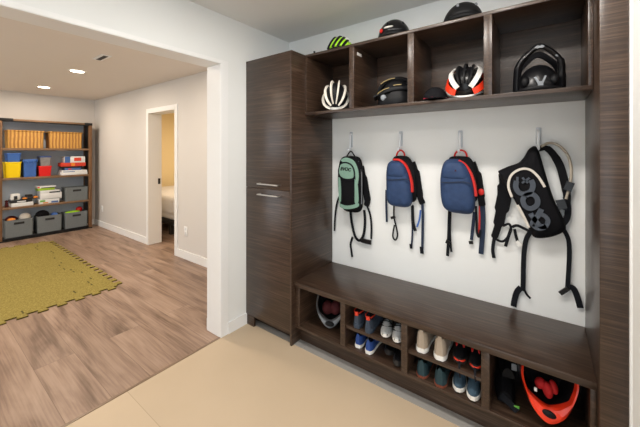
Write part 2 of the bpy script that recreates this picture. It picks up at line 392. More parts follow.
t = thing('wall_cabinet', 'dark wood overhead cabinet of four open cubes on the back wall', 'cabinet', ((X1 + XR) / 2, -.19, 1.73))
UB, UI, UT, YU = 1.7332, 1.7535, 2.2033, -.372
MB().box(X1 + .001, XR - .001, YU, -.003, UT - .019, UT, .001).build('top_panel', 'wood', t, True)
MB().box(X1 + .001, XR - .001, YU, -.003, UB, UI, .001).build('bottom_panel', 'wood', t, True)
ud = [.9545, 1.3855, 1.8180]
for x0, x1 in [(X1 + .001, X1 + .020)] + [(b - .020, b + .020) for b in ud] + [(XR - .020, XR - .001)]:
    MB().box(x0, x1, YU, -.021, UI, UT - .019, .001).build('divider', 'wood_side', t, True)
MB().box(X1 + .001, XR - .001, -.021, -.003, UI, UT - .019).build('back_panel', 'wood', t, True)
tg = MB().box(ud[0] + .020, ud[0] + .0225, -.33, -.27, 2.133, 2.153).build('sticker', 'white_plastic', t, True); tg['label'] = 'white sticker label'

pan = MB().box(XR, XR2, -.561, -.002, 0, ZC - .001, .001).build('end_panel', 'wood'); tag(pan, 'floor-to-ceiling dark wood end panel at the right of the bench', 'panel')

# ------------------------------------------------------------------ helmets
def ell_pt(L, W, H, tt, ph):
    s = max(0, math.sin(tt)) ** .55
    return Vector((L / 2 * math.cos(tt), W / 2 * math.sin(ph) * s, H * math.cos(ph) * s + .02))
def dome(L, W, H, z0=.02, n=20, m=9):
    rings = []
    for k in range(m):
        a = k / (m - 1) * PI / 2 * .97
        rings.append([Vector((L / 2 * math.cos(a) * math.cos(q * 2 * PI / n), W / 2 * math.cos(a) * math.sin(q * 2 * PI / n), z0 + H * math.sin(a))) for q in range(n)])
    return rings
def road_helmet(label, loc, rot, shell, liner='black_matte', L=.27, W=.205, H=.145, phis=(-62, -31, 0, 31, 62), rw=.016, rim=None, rh=1., n0=.10, group='bike helmets', name='bike_helmet', strap='black_soft'):
    t = thing(name, label, 'helmet', loc, rot, group)
    MB().loft(dome(L * .93, W * .92, H * .93), True, True).build('liner', liner, t)
    m = MB()
    for p in phis:
        pts = [ell_pt(L, W, H, n0 * PI + k / 12 * (1 - 2 * n0) * PI, math.radians(p)) for k in range(13)]
        rings = []
        for i, q in enumerate(pts):
            d = (pts[min(i + 1, 12)] - pts[max(i - 1, 0)]).normalized()
            nrm = Vector((q.x / (L / 2) ** 2, q.y / (W / 2) ** 2, (q.z - .02) / H ** 2)).normalized()
            a = d.cross(nrm).normalized(); ww = rw * (.55 + .6 * math.sin(math.pi * (i + 1) / 14))
            rings.append([q + a * ww * sx + nrm * sy for sx, sy in ((-.6, -.012), (.6, -.012), (.62, .001), (.3, .007), (-.3, .007), (-.62, .001))])
        m.loft(rings)
    m.build('shell', shell, t)
    r = MB(); pts = [Vector((L / 2 * .985 * math.cos(a), W / 2 * .985 * math.sin(a), .026)) for a in [k * 2 * PI / 32 for k in range(33)]]
    r.loft([[p + Vector((p.x, p.y, 0)).normalized() * dx + Vector((0, 0, dz)) for dx, dz in ((-.014, -.024 * rh), (.002, -.022 * rh), (.007, 0), (.003, .022 * rh), (-.014, .02 * rh))] for p in pts], False, False)
    r.build('rim', rim or shell, t)
    s_ = MB()
    for sy in (-1, 1): s_.ribbon([(.05, sy * W * .42, .03), (.02, sy * W * .36, .008), (-.02, sy * W * .2, .004), (-.05, sy * .01, .004)], .014, .002, (0, 0, 1))
    s_.build('chin_strap', strap, t)
    return t
def rest(t, z):
    """set a thing down so that its lowest point touches height z"""
    m = t.rotation_euler.to_matrix(); lo = 1e9
    for o in [c for ch in t.children for c in [ch] + list(ch.children)]:
        if o.type == 'MESH': lo = min(lo, min((m @ Vector((v.co.x * t.scale.x, v.co.y * t.scale.y, v.co.z * t.scale.z))).z for v in o.data.vertices))
    t.location.z = z + .0008 - lo
    return t
def rz(d): return (0, 0, math.radians(d))

rest(road_helmet('cream white ribbed bike helmet in the leftmost overhead cube', (.735, -.245, UI), (0, math.radians(42), math.radians(-60)), 'cream_shell', 'black_matte', .25, .205, .15, rw=.0092, phis=(-80, -50, -17, 17, 50, 80), rim='white_plastic', rh=.45, n0=.05), UI)
t = thing('bike_helmet', 'lime green and black striped bike helmet on top of the overhead cabinet', 'helmet', (.768, -.235, UT + .001), rz(32), 'bike helmets')
GA, GB, GH = .104, .128, .112
MB().loft(dome(2 * GA, 2 * GB, GH, .012, 28, 10)).build('shell', 'lime', t, sub=1)
MB().loft([[Vector((GA * math.cos(a) * k, GB * math.sin(a) * k, z)) for a in [q * 2 * PI / 28 for q in range(28)]] for k, z in ((.9, 0), (1.0, .003), (1.01, .010), (.97, .016))]).build('rim', 'black_matte', t)
for c in (-.096, -.058, -.020, .018):
    l = []
    for q in range(12):
        z = .004 + GH * .98 * q / 11; x = c + .62 * z; r2 = 1 - (x / GA) ** 2 - (z / GH) ** 2
        if r2 < .004: break
        l.append((x, -GB * math.sqrt(r2), z + .012))
    if len(l) > 2: MB().ribbon(l, .017, .010, (0, -1, .4)).build('vent', 'black_matte', t)['label'] = 'black slanted vent'
MB().ribbon([(.030, -.068, .098), (.052, -.070, .085), (.075, -.062, .068)], .022, .012, (.3, -1, .5)).build('visor', 'white_plastic', t)['label'] = 'white tip'
for label, loc, r_, mk in (('round black helmet with red and white mark on top of the overhead cabinet', (1.222, -.25, UT + .001), -62, 1),
                           ('plain matte black skate helmet on top of the overhead cabinet, farthest right', (1.663, -.25, UT + .001), -62, 0)):
    t = thing('bike_helmet', label, 'helmet', loc, rz(r_), 'bike helmets')
    MB().loft(dome(.265, .222, .125 if mk else .115, .012, 28, 10)).build('shell', 'black_plastic' if mk else 'black_matte', t, sub=1)
    MB().loft([[Vector((.1345 * math.cos(a) * k, .1125 * math.sin(a) * k, z)) for a in [q * 2 * PI / 28 for q in range(28)]] for k, z in ((.9, 0), (1.0, .004), (1.02, .014), (.98, .024))]).build('rim', 'black_matte', t)
    for y in (-.05, .05): MB().ell((.085, y, .084), (.018, .008, .010), (0, .6, 0), 10, 6).build('vent', 'black_soft' if mk else 'grey_plastic', t)
    if mk:
        MB().ell((.075, -.090, .042), (.022, .012, .014), None, 10, 6).build('emblem', 'red', t)['label'] = 'red mark'
        MB().ell((.112, -.045, .052), (.012, .034, .007), (0, 0, -.45), 10, 6).build('stripe', 'white_plastic', t)['label'] = 'white stripe'
    else:
        MB().ribbon([(0, .10, .02), (.0, .06, .004), (0, -.06, .004), (0, -.10, .02)], .016, .002, (0, 0, 1)).build('chin_strap', 'black_soft', t)
k = MB().cyl((.585, -.33, UT), .012, .012).cyl((.585, -.33, UT + .012), .008, .018).build('furniture_bumper', 'black_plastic'); tag(k, 'tiny black knob standing on the left end of the overhead cabinet', 'knob')

h = road_helmet('black trail helmet with gold trim and visor in the second overhead cube', (1.232, -.215, UI + .001), (0, math.radians(6), math.radians(205)), 'black_matte', 'black_matte', .262, .215, .175, rw=.024, phis=(-60, -20, 20, 60), name='bike_helmet')
for y, q0 in ((.066, (.16, .22, .28, .34, .40)), (.035, (.26, .34, .42, .5)), (.062, (.46, .52, .58))):
    MB().ribbon([ell_pt(.29, .225, .187, a * PI, math.radians(y * 900)) for a in q0], .012, .004, (0, 0, 1)).build('stripe', 'gold', h)['label'] = 'dull gold stripe'
MB().loft([[Vector((.10 + q * .055, y, .105 - q * .02 - abs(y) * .25 + dz)) for y, dz in ((-.08, 0), (-.04, 0), (0, 0), (.04, 0), (.08, 0), (.08, .008), (.04, .008), (0, .008), (-.04, .008), (-.08, .008))] for q in (0, .5, 1)]).build('visor', 'black_matte', h)
MB().ell((.09, .075, .055), (.02, .012, .022), None, 12, 8).build('strap_dial', 'grey_plastic', h)
rest(h, UI)

t = thing('cycling_cap', 'small black cap with a pink strap beside the red and white helmet', 'cap', (1.504, -.265, UI + .0005), rz(-66))
MB().loft(dome(.17, .15, .085, .012, 22, 9)).build('crown', 'black', t)
MB().loft([[Vector((.07 + q * .07, y * (1 - .35 * q), .018 - q * .012 + dz)) for y, dz in ((-.07, 0), (0, .004), (.07, 0), (.07, .005), (0, .009), (-.07, .005))] for q in (0, .5, 1)]).build('brim', 'black', t)
MB().ribbon([(.088 * math.cos(a), .079 * math.sin(a), .020) for a in [math.radians(d) for d in range(-60, 121, 20)]], .014, .004, (0, 0, 1)).build('strap', 'pink', t)

h = road_helmet('red, white and black bike helmet in the third overhead cube', (1.684, -.240, UI), (0, math.radians(30), math.radians(-84)), 'black_matte', 'black_plastic', .25, .205, .125, rw=.013, phis=(-24, 0, 24), rim='black_plastic', rh=.8)
for p, mt, lb, w_ in ((-46, 'white_plastic', 'white rib', .026), (46, 'white_plastic', 'white rib', .026), (-76, 'red_gloss', 'red side', .034), (76, 'red_gloss', 'red side', .034)):
    MB().ribbon([ell_pt(.262, .217, .135, q * PI, math.radians(p)) for q in (.07, .14, .22, .34, .46, .58, .7, .82)], w_, .010, (0, .9 * (1 if p > 0 else -1), 1) if abs(p) < 60 else (0, 1 if p > 0 else -1, .35)).build('side_stripe', mt, h)['label'] = lb
MB().tube([(.128 * math.cos(math.radians(a)), .108 * math.sin(math.radians(a)), .008) for a in range(-75, 76, 15)], .006, 8).build('front_edge', 'white_plastic', h)['label'] = 'white lower edge'
rest(h, UI)

# full-face helmet standing in the rightmost cube
t = thing('full_face_helmet', 'black full-face helmet in the rightmost overhead cube', 'helmet', (2.040, -.225, UI + .001), (0, 0, math.radians(6)), 'full-face helmets'); t.scale = (.80, .9, .97)
MB().loft(dome(.262, .21, .158, .004, 28, 10)).build('shell', 'black_plastic', t, sub=1)
arch = [(-.122, -.02, .01), (-.122, -.03, .09), (-.112, -.05, .158), (-.062, -.065, .212), (0, -.07, .246), (.062, -.065, .214), (.114, -.05, .160), (.122, -.03, .09), (.122, -.02, .01)]
MB().tube(arch, [.032, .030, .025, .019, .018, .019, .025, .030, .032], 10, .8).build('chin_bar', 'black_plastic', t)
MB().ribbon([(p[0] * .96, p[1] + .10, p[2] * .92) for p in arch], .03, .02, (0, -1, 0)).build('cheek_padding', 'black', t)
MB().prism([(x, -.085, z) for x, z in ((-.028, .238), (-.012, .230), (0, .234), (.012, .230), (.028, .238), (.012, .248), (0, .243), (-.012, .248))], .004).build('chin_vent', 'grey_plastic', t)['label'] = 'grey chin grille'
m = MB()
m.prism([(x, -.104, z) for x, z in ((-.035, .075), (-.022, .078), (-.006, .052), (.010, .052), (.024, .08), (.034, .076), (.016, .04), (.016, .024), (-.012, .024), (-.012, .04))], .012)
m.build('emblem', 'grey_plastic', t)['label'] = 'grey Y-shaped vent piece'
for sx in (-1, 1): MB().ell((sx * .078, -.07, .06), (.026, .03, .03), None, 12, 8).build('forehead_pad', 'black_matte', t)
m = MB().tube([(-.125, -.02, .012), (-.09, -.085, .014), (0, -.115, .018), (.09, -.085, .014), (.125, -.02, .012)], .012, 8); m.build('rim', 'black_matte', t)
for p in ((-.086, -.076, .185), (.088, -.074, .188)): MB().ell(p, (.014, .004, .006), (0, -.8 if p[0] < 0 else .8, 0), 10, 6).build('rivet', 'grey_plastic', t)

def u_ring(pts, n=40):
    P = smooth([Vector((x, 0, z)) for x, z in pts] + [Vector((pts[0][0], 0, pts[0][1]))], 6); return P[:-1]
def full_face_open(label, loc, rot, ring, rimw, depth, rim_mat, shell_mat, lining, pads, pad_mat, vent):
    """helmet lying on its crown, the neck opening and chin bar towards the room"""
    t = thing('full_face_helmet', label, 'helmet', loc, rot, 'full-face helmets')
    R = u_ring(ring); zmin = min(p.z for p in R); zmax = max(p.z for p in R); zc = (zmin + zmax) / 2 + .02
    def inner(p, k):
        w = rimw[0] + (rimw[1] - rimw[0]) * max(0, 1 - (p.z - zmin) / (.42 * (zmax - zmin)))
        d = Vector((-p.x, 0, zc - p.z)).normalized(); return p + d * w * k
    def sc(p, s_, y): return Vector((p.x * s_, y, zc + (p.z - zc) * s_))
    MB().loft([[sc(p, s_, y) for p in R] for s_, y in ((1., .012), (1.06, .05), (1.05, .1), (.95, depth * .72), (.7, depth * .92), (.3, depth))], False, True).build('shell', shell_mat, t)
    MB().loft([[sc(p, 1., .014) for p in R], [p + Vector((0, -.004, 0)) for p in R], [inner(p, .3) + Vector((0, -.012, 0)) for p in R], [inner(p, .8) + Vector((0, -.008, 0)) for p in R], [inner(p, 1) + Vector((0, .004, 0)) for p in R], [inner(p, 1.02) + Vector((0, .03, 0)) for p in R]], False, False).build('rim', rim_mat, t)
    MB().loft([[sc(inner(p, 1.02), s_, y) for p in R] for s_, y in ((1, .03), (.96, depth * .5), (.8, depth * .75), (.3, depth * .88))], False, True).build('lining', lining, t)
    m = MB()
    for c, r, ro in pads: m.ell(c, r, ro, 14, 10)
    m.build('cheek_pad', pad_mat, t)['label'] = 'red padding'
    c, r = vent
    v = MB().ell(c, r, (0, .15, 0), 18, 10).build('chin_vent', 'black_matte', t); v['label'] = 'dark oval chin vent'
    return t
# grey one in the first cubby
rest(full_face_open('grey-rimmed full-face helmet with dark red padding in the leftmost bench cubby', (.800, -.420, ZS), (math.radians(-14), 0, math.radians(28)),
    [(-.078, .228), (0, .234), (.080, .228), (.098, .215), (.106, .15), (.088, .09), (.050, .03), (0, .002), (-.050, .03), (-.088, .09), (-.104, .15), (-.096, .215)],
    (.008, .046), .17, 'grey_rim', 'black_matte', 'black', [((-.030, .075, .120), (.042, .04, .050), None), ((.030, .075, .120), (.042, .04, .050), None), ((0, .04, .212), (.085, .03, .022), None)], 'dark_red', ((0, -.010, .032), (.034, .012, .018))), ZS)
rest(full_face_open('bright orange-red and black full-face helmet in the rightmost bench cubby', (2.085, -.452, ZS), (math.radians(-16), math.radians(3), math.radians(10)),
    [(-.108, .250), (0, .246), (.100, .216), (.116, .204), (.114, .165), (.092, .100), (.056, .036), (0, .002), (-.054, .036), (-.090, .100), (-.112, .170)],
    (.011, .064), .20, 'red_gloss', 'black_plastic', 'black', [((-.024, .055, .140), (.024, .026, .026), (0, .5, 0)), ((.004, .045, .124), (.022, .026, .036), (0, -.2, 0)), ((.030, .055, .140), (.018, .026, .030), (0, -.3, 0))], 'red_lining', ((0, -.012, .044), (.028, .012, .015))), ZS)
m_ = MB().box(-.058, -.046, -.004, .004, .115, .132, .002).build('badge', 'white_plastic', bpy.data.objects['full_face_helmet.002'])
# dark knee pads beside it
t = thing('knee_pad', 'black padded knee guards with grey and green tags beside the orange-red helmet', 'protective gear', (1.884, -.26, ZS), rz(8))
MB().loft([[Vector((.045 * math.cos(a) * k, .15 * y, .004 + max(0, .075 * (math.sin(a)) * k + .012))) for a in [q * PI / 10 for q in range(11)]] for y, k in ((-1, .75), (-.5, 1), (0, 1.15), (.5, 1), (1, .8))]).build('padding', 'black', t)
MB().loft([[Vector((.04 * math.cos(a) * k + .015, .14 * y + .06, .09 + max(0, .07 * (math.sin(a)) * k + .012))) for a in [q * PI / 10 for q in range(11)]] for y, k in ((-1, .7), (-.5, 1), (0, 1.1), (.5, 1), (1, .8))]).build('cap', 'black_matte', t)
MB().ribbon([(-.02, -.155, .05), (.02, -.165, .03), (.05, -.17, .006)], .03, .003, (0, -1, .3)).build('strap', 'black_soft', t)
MB().box(.03, .055, -.085, -.08, .15, .185, .004).build('buckle', 'grey_plastic', t)['label'] = 'grey tag'
MB().box(.035, .06, -.168, -.160, .012, .03, .003).build('label_tag', 'green_tag', t)['label'] = 'green tag'
# ------------------------------------------------------------------ shoes
def prof(tab, t):
    for (a, va), (b, vb) in zip(tab, tab[1:]):
        if t <= b: return va + (vb - va) * (t - a) / (b - a)
    return tab[-1][1]
FW = [(0, .34), (.04, .58), (.12, .72), (.3, .70), (.45, .76), (.68, 1), (.82, .93), (.93, .66), (1, .25)]
def make_shoe(name, label, loc, yaw, upper, sole, L=.27, W=.098, heel=.085, accent=None, lace=None, group='shoes in the bench', tongue=None, lining='black', sole_h=.026, toe=None, toe_cap=False, collar=None, pitch=0, accent_label=None, cat='shoe'):
    t = thing(name, label, cat, loc, (0, math.radians(pitch), math.radians(yaw)), group)
    T = [0, .015, .05, .12, .2, .28, .36, .44, .55, .66, .76, .86, .94, .985, 1]
    up = lambda q: .012 * max(0, (q - .7) / .3) ** 2
    Z = [(0, heel * .92), (.06, heel), (.2, heel * .93), (.3, heel * .93), (.40, heel * 1.02), (.55, heel * .82), (.7, heel * .60), (.88, heel * .44), (1, heel * .25)]
    m = MB(); rings = []
    for q in T:
        w = prof(FW, q) * W / 2 * 1.04; x = (q - .5) * L * 1.03
        rings.append([Vector((x, sy * w, sz)) for sy, sz in ((-.93, up(q)), (-1, .005 + up(q)), (-1, sole_h + up(q)), (-.9, sole_h + .003 + up(q)), (.9, sole_h + .003 + up(q)), (1, sole_h + up(q)), (1, .005 + up(q)), (.93, up(q)))])
    m.loft(rings).build('sole', sole, t)
    SS = [-1, -.99, -.95, -.86, -.72, -.55, -.3, 0, .3, .55, .72, .86, .95, .99, 1]
    def zz(q, s_):
        h = prof(Z, q); z = h * (1 - abs(s_) ** 3.0) ** .45
        o = max(0, min(1, (q - .03) / .06)) * max(0, min(1, (.40 - q) / .06))
        if abs(s_) < .75: z = z + (h * .30 - z) * o * min(1, (.75 - abs(s_)) / .12)
        return z + sole_h
    rings = []
    for q in T:
        w = prof(FW, q) * W / 2 * .95; x = (q - .5) * L
        rings.append([Vector((x, w * s_ * (1 - .10 * max(0, zz(q, s_) - sole_h) / heel), zz(q, s_) + up(q) * .5)) for s_ in SS])
    MB().loft(rings).build('upper', upper, t)
    rings = []
    for q in (.06, .1, .16, .24, .30, .36, .40):
        w = prof(FW, q) * W / 2 * .95; x = (q - .5) * L
        rings.append([Vector((x, w * s_ * .9, zz(q, s_) + .0025)) for s_ in (-.70, -.62, -.5, -.2, .2, .5, .62, .70)])
    MB().loft(rings, closed=False).build('lining', lining, t)
    m = MB()   # tongue: a padded flap rising from the throat
    xs = (.36, .42, .52, .62)
    m.loft([[Vector(((q - .5) * L + dx, y, prof(Z, q) + sole_h + dz)) for y, dx, dz in ((-.022, -.010, .0), (0, -.010, .006), (.022, -.010, .0), (.022, .004, -.010), (0, .004, -.006), (-.022, .004, -.010))] for q, dzz in zip(xs, xs)])
    m.build('tongue', tongue or upper, t)
    if lace:
        m = MB()
        for q in (.42, .48, .54, .60, .66):
            z = prof(Z, q) + sole_h + .006
            m.tube([((q - .5) * L, -.026, z - .006), ((q - .5) * L + .006, 0, z + .002), ((q - .5) * L, .026, z - .006)], .0032, 6)
        m.tube([((.42 - .5) * L, 0, prof(Z, .42) + sole_h + .008), ((.45 - .5) * L, .03, prof(Z, .42) + sole_h + .004), ((.5 - .5) * L, .036, prof(Z, .5) + sole_h - .004)], .003, 6)
        m.build('laces', lace, t)
    if accent:
        m = MB().box(-.5 * L - .004, -.5 * L + .010, -.012, .012, heel * .70 + sole_h, heel * 1.0 + sole_h, .003)
        m.ribbon([((q - .5) * L, sy * prof(FW, q) * W / 2 * .93, prof(Z, q) + sole_h - .002) for q in (.02, .1, .2, .3) for sy in (1,)], .006, .004, (0, 1, 0))
        m.ribbon([((q - .5) * L, -prof(FW, q) * W / 2 * .93, prof(Z, q) + sole_h - .002) for q in (.02, .1, .2, .3)], .006, .004, (0, 1, 0))
        m.build('heel_tab', accent, t)['label'] = accent_label or 'contrast heel tab and collar'
    if toe_cap:
        rings = []
        for q in (.84, .9, .95, .985, 1.0):
            w = prof(FW, q) * W / 2 * 1.0; x = (q - .5) * L * 1.015
            rings.append([Vector((x, w * s_, max(.005, (zz(q, s_) - .010 if abs(s_) < .99 else sole_h * .5)) + up(q) * .5)) for s_ in SS])
        MB().loft(rings).build('toe_cap', toe or 'sole_white', t)
    return t
Z1, Z2 = ZS + .0005, .2865
def shoe_at(u, v, Y, z):
    p = at(u, v, Y); return (p.x, Y, z)
HB = 90     # yaw that turns the toe to the wall (heel to the room)
specs = [
 # bay 2, upper shelf
 ('running_shoe', 'blue-grey running shoe with coral collar, left one of its pair on the upper shoe shelf', 1.036, -.335, Z2, 97, dict(upper='shoe_grey', sole='shoe_grey', accent='coral', W=.082, L=.265, heel=.080, accent_label='coral heel tab and collar')),
 ('running_shoe', 'blue-grey running shoe with coral collar, right one of its pair next to the white trainers', 1.124, -.340, Z2, 97, dict(upper='shoe_grey', sole='shoe_grey', accent='coral', W=.082, L=.265, heel=.080, accent_label='coral heel tab and collar')),
 ('trainer', 'white and black trainer, left one of the pair below the seat edge', 1.217, -.345, Z2, -72, dict(upper='shoe_white', sole='sole_white', sole_h=.016, lace='black_soft', tongue='black', lining='black', L=.25, W=.070, heel=.070)),
 ('trainer', 'white and black trainer, right one of the pair against the cubby divider', 1.300, -.350, Z2, -73, dict(upper='shoe_white', sole='sole_white', sole_h=.016, lace='black_soft', tongue='black', lining='black', L=.25, W=.070, heel=.070)),
 # bay 2, lower
 ('running_shoe', 'royal blue running shoe with white sole, left one of the blue pair', 1.036, -.320, Z1, 97, dict(upper='shoe_blue', sole_h=.017, sole='sole_white', lace=None, L=.26, W=.083, heel=.078, tongue='navy_dark')),
 ('running_shoe', 'royal blue running shoe with white sole, right one turned slightly sideways', 1.126, -.335, Z1, 95, dict(upper='shoe_blue', sole_h=.017, sole='sole_white', lace='shoe_white', L=.26, W=.083, heel=.078, tongue='navy_dark')),
 ('dress_shoe', 'black leather shoe lying behind the blue running shoes on the bottom shelf', 1.232, -.290, Z1, -80, dict(upper='black_plastic', sole='sole_dark', L=.25, W=.076, heel=.055)),
 ('dress_shoe', 'black leather shoe with shiny toe against the divider on the bottom shelf', 1.325, -.345, Z1, -85, dict(upper='black_plastic', sole='sole_dark', L=.26, W=.074, heel=.06)),
 # bay 3, upper
 ('suede_boot', 'beige suede boot with white sole, left one of its pair', 1.470, -.335, Z2, 96, dict(upper='shoe_beige', sole='sole_white', L=.25, W=.099, heel=.125, sole_h=.022, lining='sole_dark')),
 ('suede_boot', 'beige suede boot with white sole, right one of its pair', 1.574, -.340, Z2, 97, dict(upper='shoe_beige', sole='sole_white', L=.25, W=.099, heel=.125, sole_h=.022, lining='sole_dark')),
 ('sport_sandal', 'black sport shoe with red straps, left one above the denim sneakers', 1.668, -.320, Z2, -80, dict(upper='black', sole='sole_dark', L=.25, W=.078, heel=.066)),
 ('sport_sandal', 'black sport shoe with red straps, right one beside the cubby divider', 1.752, -.325, Z2, -82, dict(upper='black', sole='sole_dark', L=.25, W=.07, heel=.066)),
 # bay 3, lower
 ('trail_shoe', 'dark teal trail shoe with rust sole, left one of its pair', 1.474, -.335, Z1, 96, dict(upper='shoe_teal', sole='sole_rust', L=.27, W=.099, heel=.098, sole_h=.009)),
 ('trail_shoe', 'dark teal trail shoe with rust sole, right one of its pair', 1.578, -.345, Z1, 97, dict(upper='shoe_teal', sole='sole_rust', L=.27, W=.099, heel=.098, sole_h=.009)),
 ('canvas_sneaker', 'denim blue sneaker with white toe edge, left one of its pair', 1.672, -.345, Z1, -82, dict(upper='shoe_denim', sole_h=.018, sole='sole_white', lace='shoe_denim', tongue='shoe_denim', L=.25, W=.073, heel=.072)),
 ('canvas_sneaker', 'denim blue sneaker with white toe edge, right one against the divider', 1.750, -.360, Z1, -84, dict(upper='shoe_denim', sole_h=.018, sole='sole_white', lace='shoe_denim', tongue='shoe_denim', L=.25, W=.072, heel=.072)),
]
for nm, lb, x, y, z, yw, kw in specs:
    s_ = make_shoe(nm, lb, (x, y, z), yw, cat='boot' if 'boot' in nm else 'shoe', **kw)
    if nm == 'sport_sandal':
        W_ = kw['W']
        MB().tube([(.108 + .026 * math.cos(a) - .004, W_ * .36 * math.sin(a), .030) for a in [math.radians(d) for d in range(-70, 71, 20)]], .0045, 6).build('toe_edge', 'red_gloss', s_)['label'] = 'bright red toe edge'
        for sy in (-1, 1): MB().ell((.035, sy * W_ * .24, .066), (.024, W_ * .10, .012), (0, .4, 0), 10, 8).build('strap', 'red', s_)['label'] = 'red strap'
        MB().ribbon([(.095, 0, .05), (.128, 0, .035), (.150, 0, .0), (.154, .004, -.045 if 'left' in lb else -.03)], .010, .003, (1, 0, .2)).build('dangling_lace', 'black_soft', s_)
    if nm == 'trainer':
        for q in (.03, .055): MB().ribbon([(q, -.034, .046), (q + .02, 0, .062 - q * .2), (q, .034, .046)], .009, .003, (0, 0, 1)).build('overlay', 'black_soft', s_)['label'] = 'black overlay'
        MB().ell((.119, 0, .024), (.010, .018, .008), None, 10, 6).build('toe_bumper', 'black_soft', s_)['label'] = 'black toe patch'

# ------------------------------------------------------------------ wall hooks and backpacks
def hook(label, u, v0, v1):
    a, b = at(u, v0, 0), at(u, v1, 0); x = (a.x + b.x) / 2; z1, z0 = a.z, b.z
    t = thing('wall_hook', label, 'hook', (x, 0, z0), (0, 0, 0), 'wall hooks in a row')
    MB().box(x - .014, x + .014, -.008, -.0005, z0 + .03, z1, .0035).build('back_plate', 'hookshade', t, True)
    MB().tube([(x, -.008, z1 - .02), (x, -.020, z1 - .03), (x, -.024, z0 + .05), (x, -.024, z0 + .02), (x, -.032, z0 + .002), (x, -.045, z0 - .002), (x, -.054, z0 + .008), (x, -.056, z0 + .022)], .0085, 8).build('hook_arm', 'hookclear', t, True)
    return x, z0
def pts(l, Y): return [at(u, v, y) for (u, v, y) in [(p[0], p[1], p[2] if len(p) > 2 else Y) for p in l]]
def pack_body(t, st, yb, yf, mat, name='main_compartment', n=28, e=3.2, fr=None):
    """lofted bag; each station gives v, left u (front edge), right u (back edge)"""
    rings = []; D = (yf - yb)
    for q, (v, ul, ur, k) in enumerate(st):
        yfk = yb + D * k
        xl = at(ul, v, yb + D * k * .75).x; xr = at(ur, v, yb + D * k * .2).x; z = at((ul + ur) / 2, v, yb + D * .5).z
        cx_, hw = (xl + xr) / 2, (xr - xl) / 2; cy_ = (yb + yfk) / 2; hd = (yb - yfk) / 2
        ring = []
        for i in range(n):
            a = 2 * PI * i / n; c_, s_ = math.cos(a), math.sin(a)
            ring.append(Vector((cx_ + hw * math.copysign(abs(c_) ** (2 / e), c_), cy_ + hd * math.copysign(abs(s_) ** (2 / e), s_), z)))
        rings.append(ring)
    return MB().loft(rings).build(name, mat, t, True, sub=1)
def patch(t, name, mat, poly, Y, thick=.006, sm=True, label=None, parent=None):
    P_ = [at(u, v, Y) for u, v in poly]
    if sm: P_ = smooth(P_ + [P_[0]], 4)[:-1]
    o = MB().prism(P_, thick).build(name, mat, parent or t, True)
    if label: o['label'] = label
    return o
def strap(t, name, mat, l, w=.018, Y=-.025, th=.003, label=None, nrm=(0, -1, 0)):
    o = MB().ribbon(pts(l, Y), w, th, nrm).build(name, mat, t, True)
    if label: o['label'] = label
    return o
def blob(t, name, mat, u, v, Y, r, rot=None):
    return MB().ell(at(u, v, Y), r, rot, 12, 8).build(name, mat, t, True)
def text_obj(body, size, mat, name, parent, loc, rot, ext=.001, shear=0, world=True):
    cu = bpy.data.curves.new(name, 'FONT'); cu.body = body; cu.size = size; cu.extrude = ext; cu.align_x = 'CENTER'; cu.align_y = 'CENTER'; cu.shear = shear; cu.offset = .0012
    o = bpy.data.objects.new(name, cu); COL.objects.link(o)
    dg = bpy.context.evaluated_depsgraph_get(); dg.update()
    me = bpy.data.meshes.new_from_object(o.evaluated_get(dg)); bpy.data.objects.remove(o)
    me.name = name; me.materials.clear(); me.materials.append(M[mat])
    ob = bpy.data.objects.new(name, me); COL.objects.link(ob)
    ob.parent = parent; ob.location = Vector(loc) - (parent.location if parent.parent is None else parent.parent.location); ob.rotation_euler = rot
    return ob

hx = [hook('pale wall hook holding the mint green backpack', 351.5, 132, 151), hook('pale wall hook holding the blue backpack beside the mint one', 401, 131.5, 150),
      hook('pale wall hook holding the rounder blue backpack, third in the row', 460.5, 130.5, 152), hook('pale wall hook holding the black hydration pack, rightmost in the row', 538.5, 127.5, 149)]

# --- mint green pack
t = thing('backpack', 'mint green and black bike backpack hanging on the leftmost hook', 'backpack', (.72, -.05, 1.0), (0, 0, 0), 'backpacks on the wall hooks')
pack_body(t, [(156, 344, 358, .35), (158, 341, 361, .6), (162, 339, 363, .8), (170, 337.6, 364, .95), (180, 337.2, 364, 1), (192, 337.8, 364, 1), (203, 339, 364, 1), (209, 341.5, 363, .9), (213, 346, 360, .55)], -.02, -.12, 'black')
patch(t, 'top_flap', 'mint', [(341, 160), (346, 157.5), (353, 160), (357, 166), (359, 176), (357, 186), (355, 170), (351, 163.5), (344, 162.5)], -.116, .008)
patch(t, 'pocket_binding', 'black_soft', [(338.9, 168), (340.6, 163.2), (346, 161.8), (352, 164.2), (355, 170), (355.4, 177.5), (352, 180.3), (345, 180), (339.8, 176.7), (338.4, 171.5)], -.119, .008)
em = patch(t, 'front_pocket', 'mint', [(340, 168), (341.5, 164.5), (346, 163.3), (351, 165.5), (353.5, 170.5), (354, 176.5), (351, 178.5), (345, 178.3), (340.8, 175.5), (339.6, 171.5)], -.124, .008)
patch(t, 'side_panel', 'mint', [(338.6, 177), (340.5, 179), (341.2, 190), (341, 201), (339.6, 201), (338.8, 190)], -.117, .006)
patch(t, 'side_panel', 'mint', [(355, 179), (357.5, 183), (358.5, 193), (358.5, 202), (355.3, 203), (355, 192)], -.117, .006)
patch(t, 'bottom_panel', 'mint', [(340, 203.5), (346, 205.5), (353, 204.8), (358.5, 203.2), (358.5, 206.5), (353, 208.5), (346, 209), (340.5, 207)], -.117, .006)
strap(t, 'zip', 'grey_plastic', [(358.5, 161), (361, 170), (361.6, 185), (361.6, 204)], .006, -.075, .012)
p = at(345.6, 169.3, -.132)
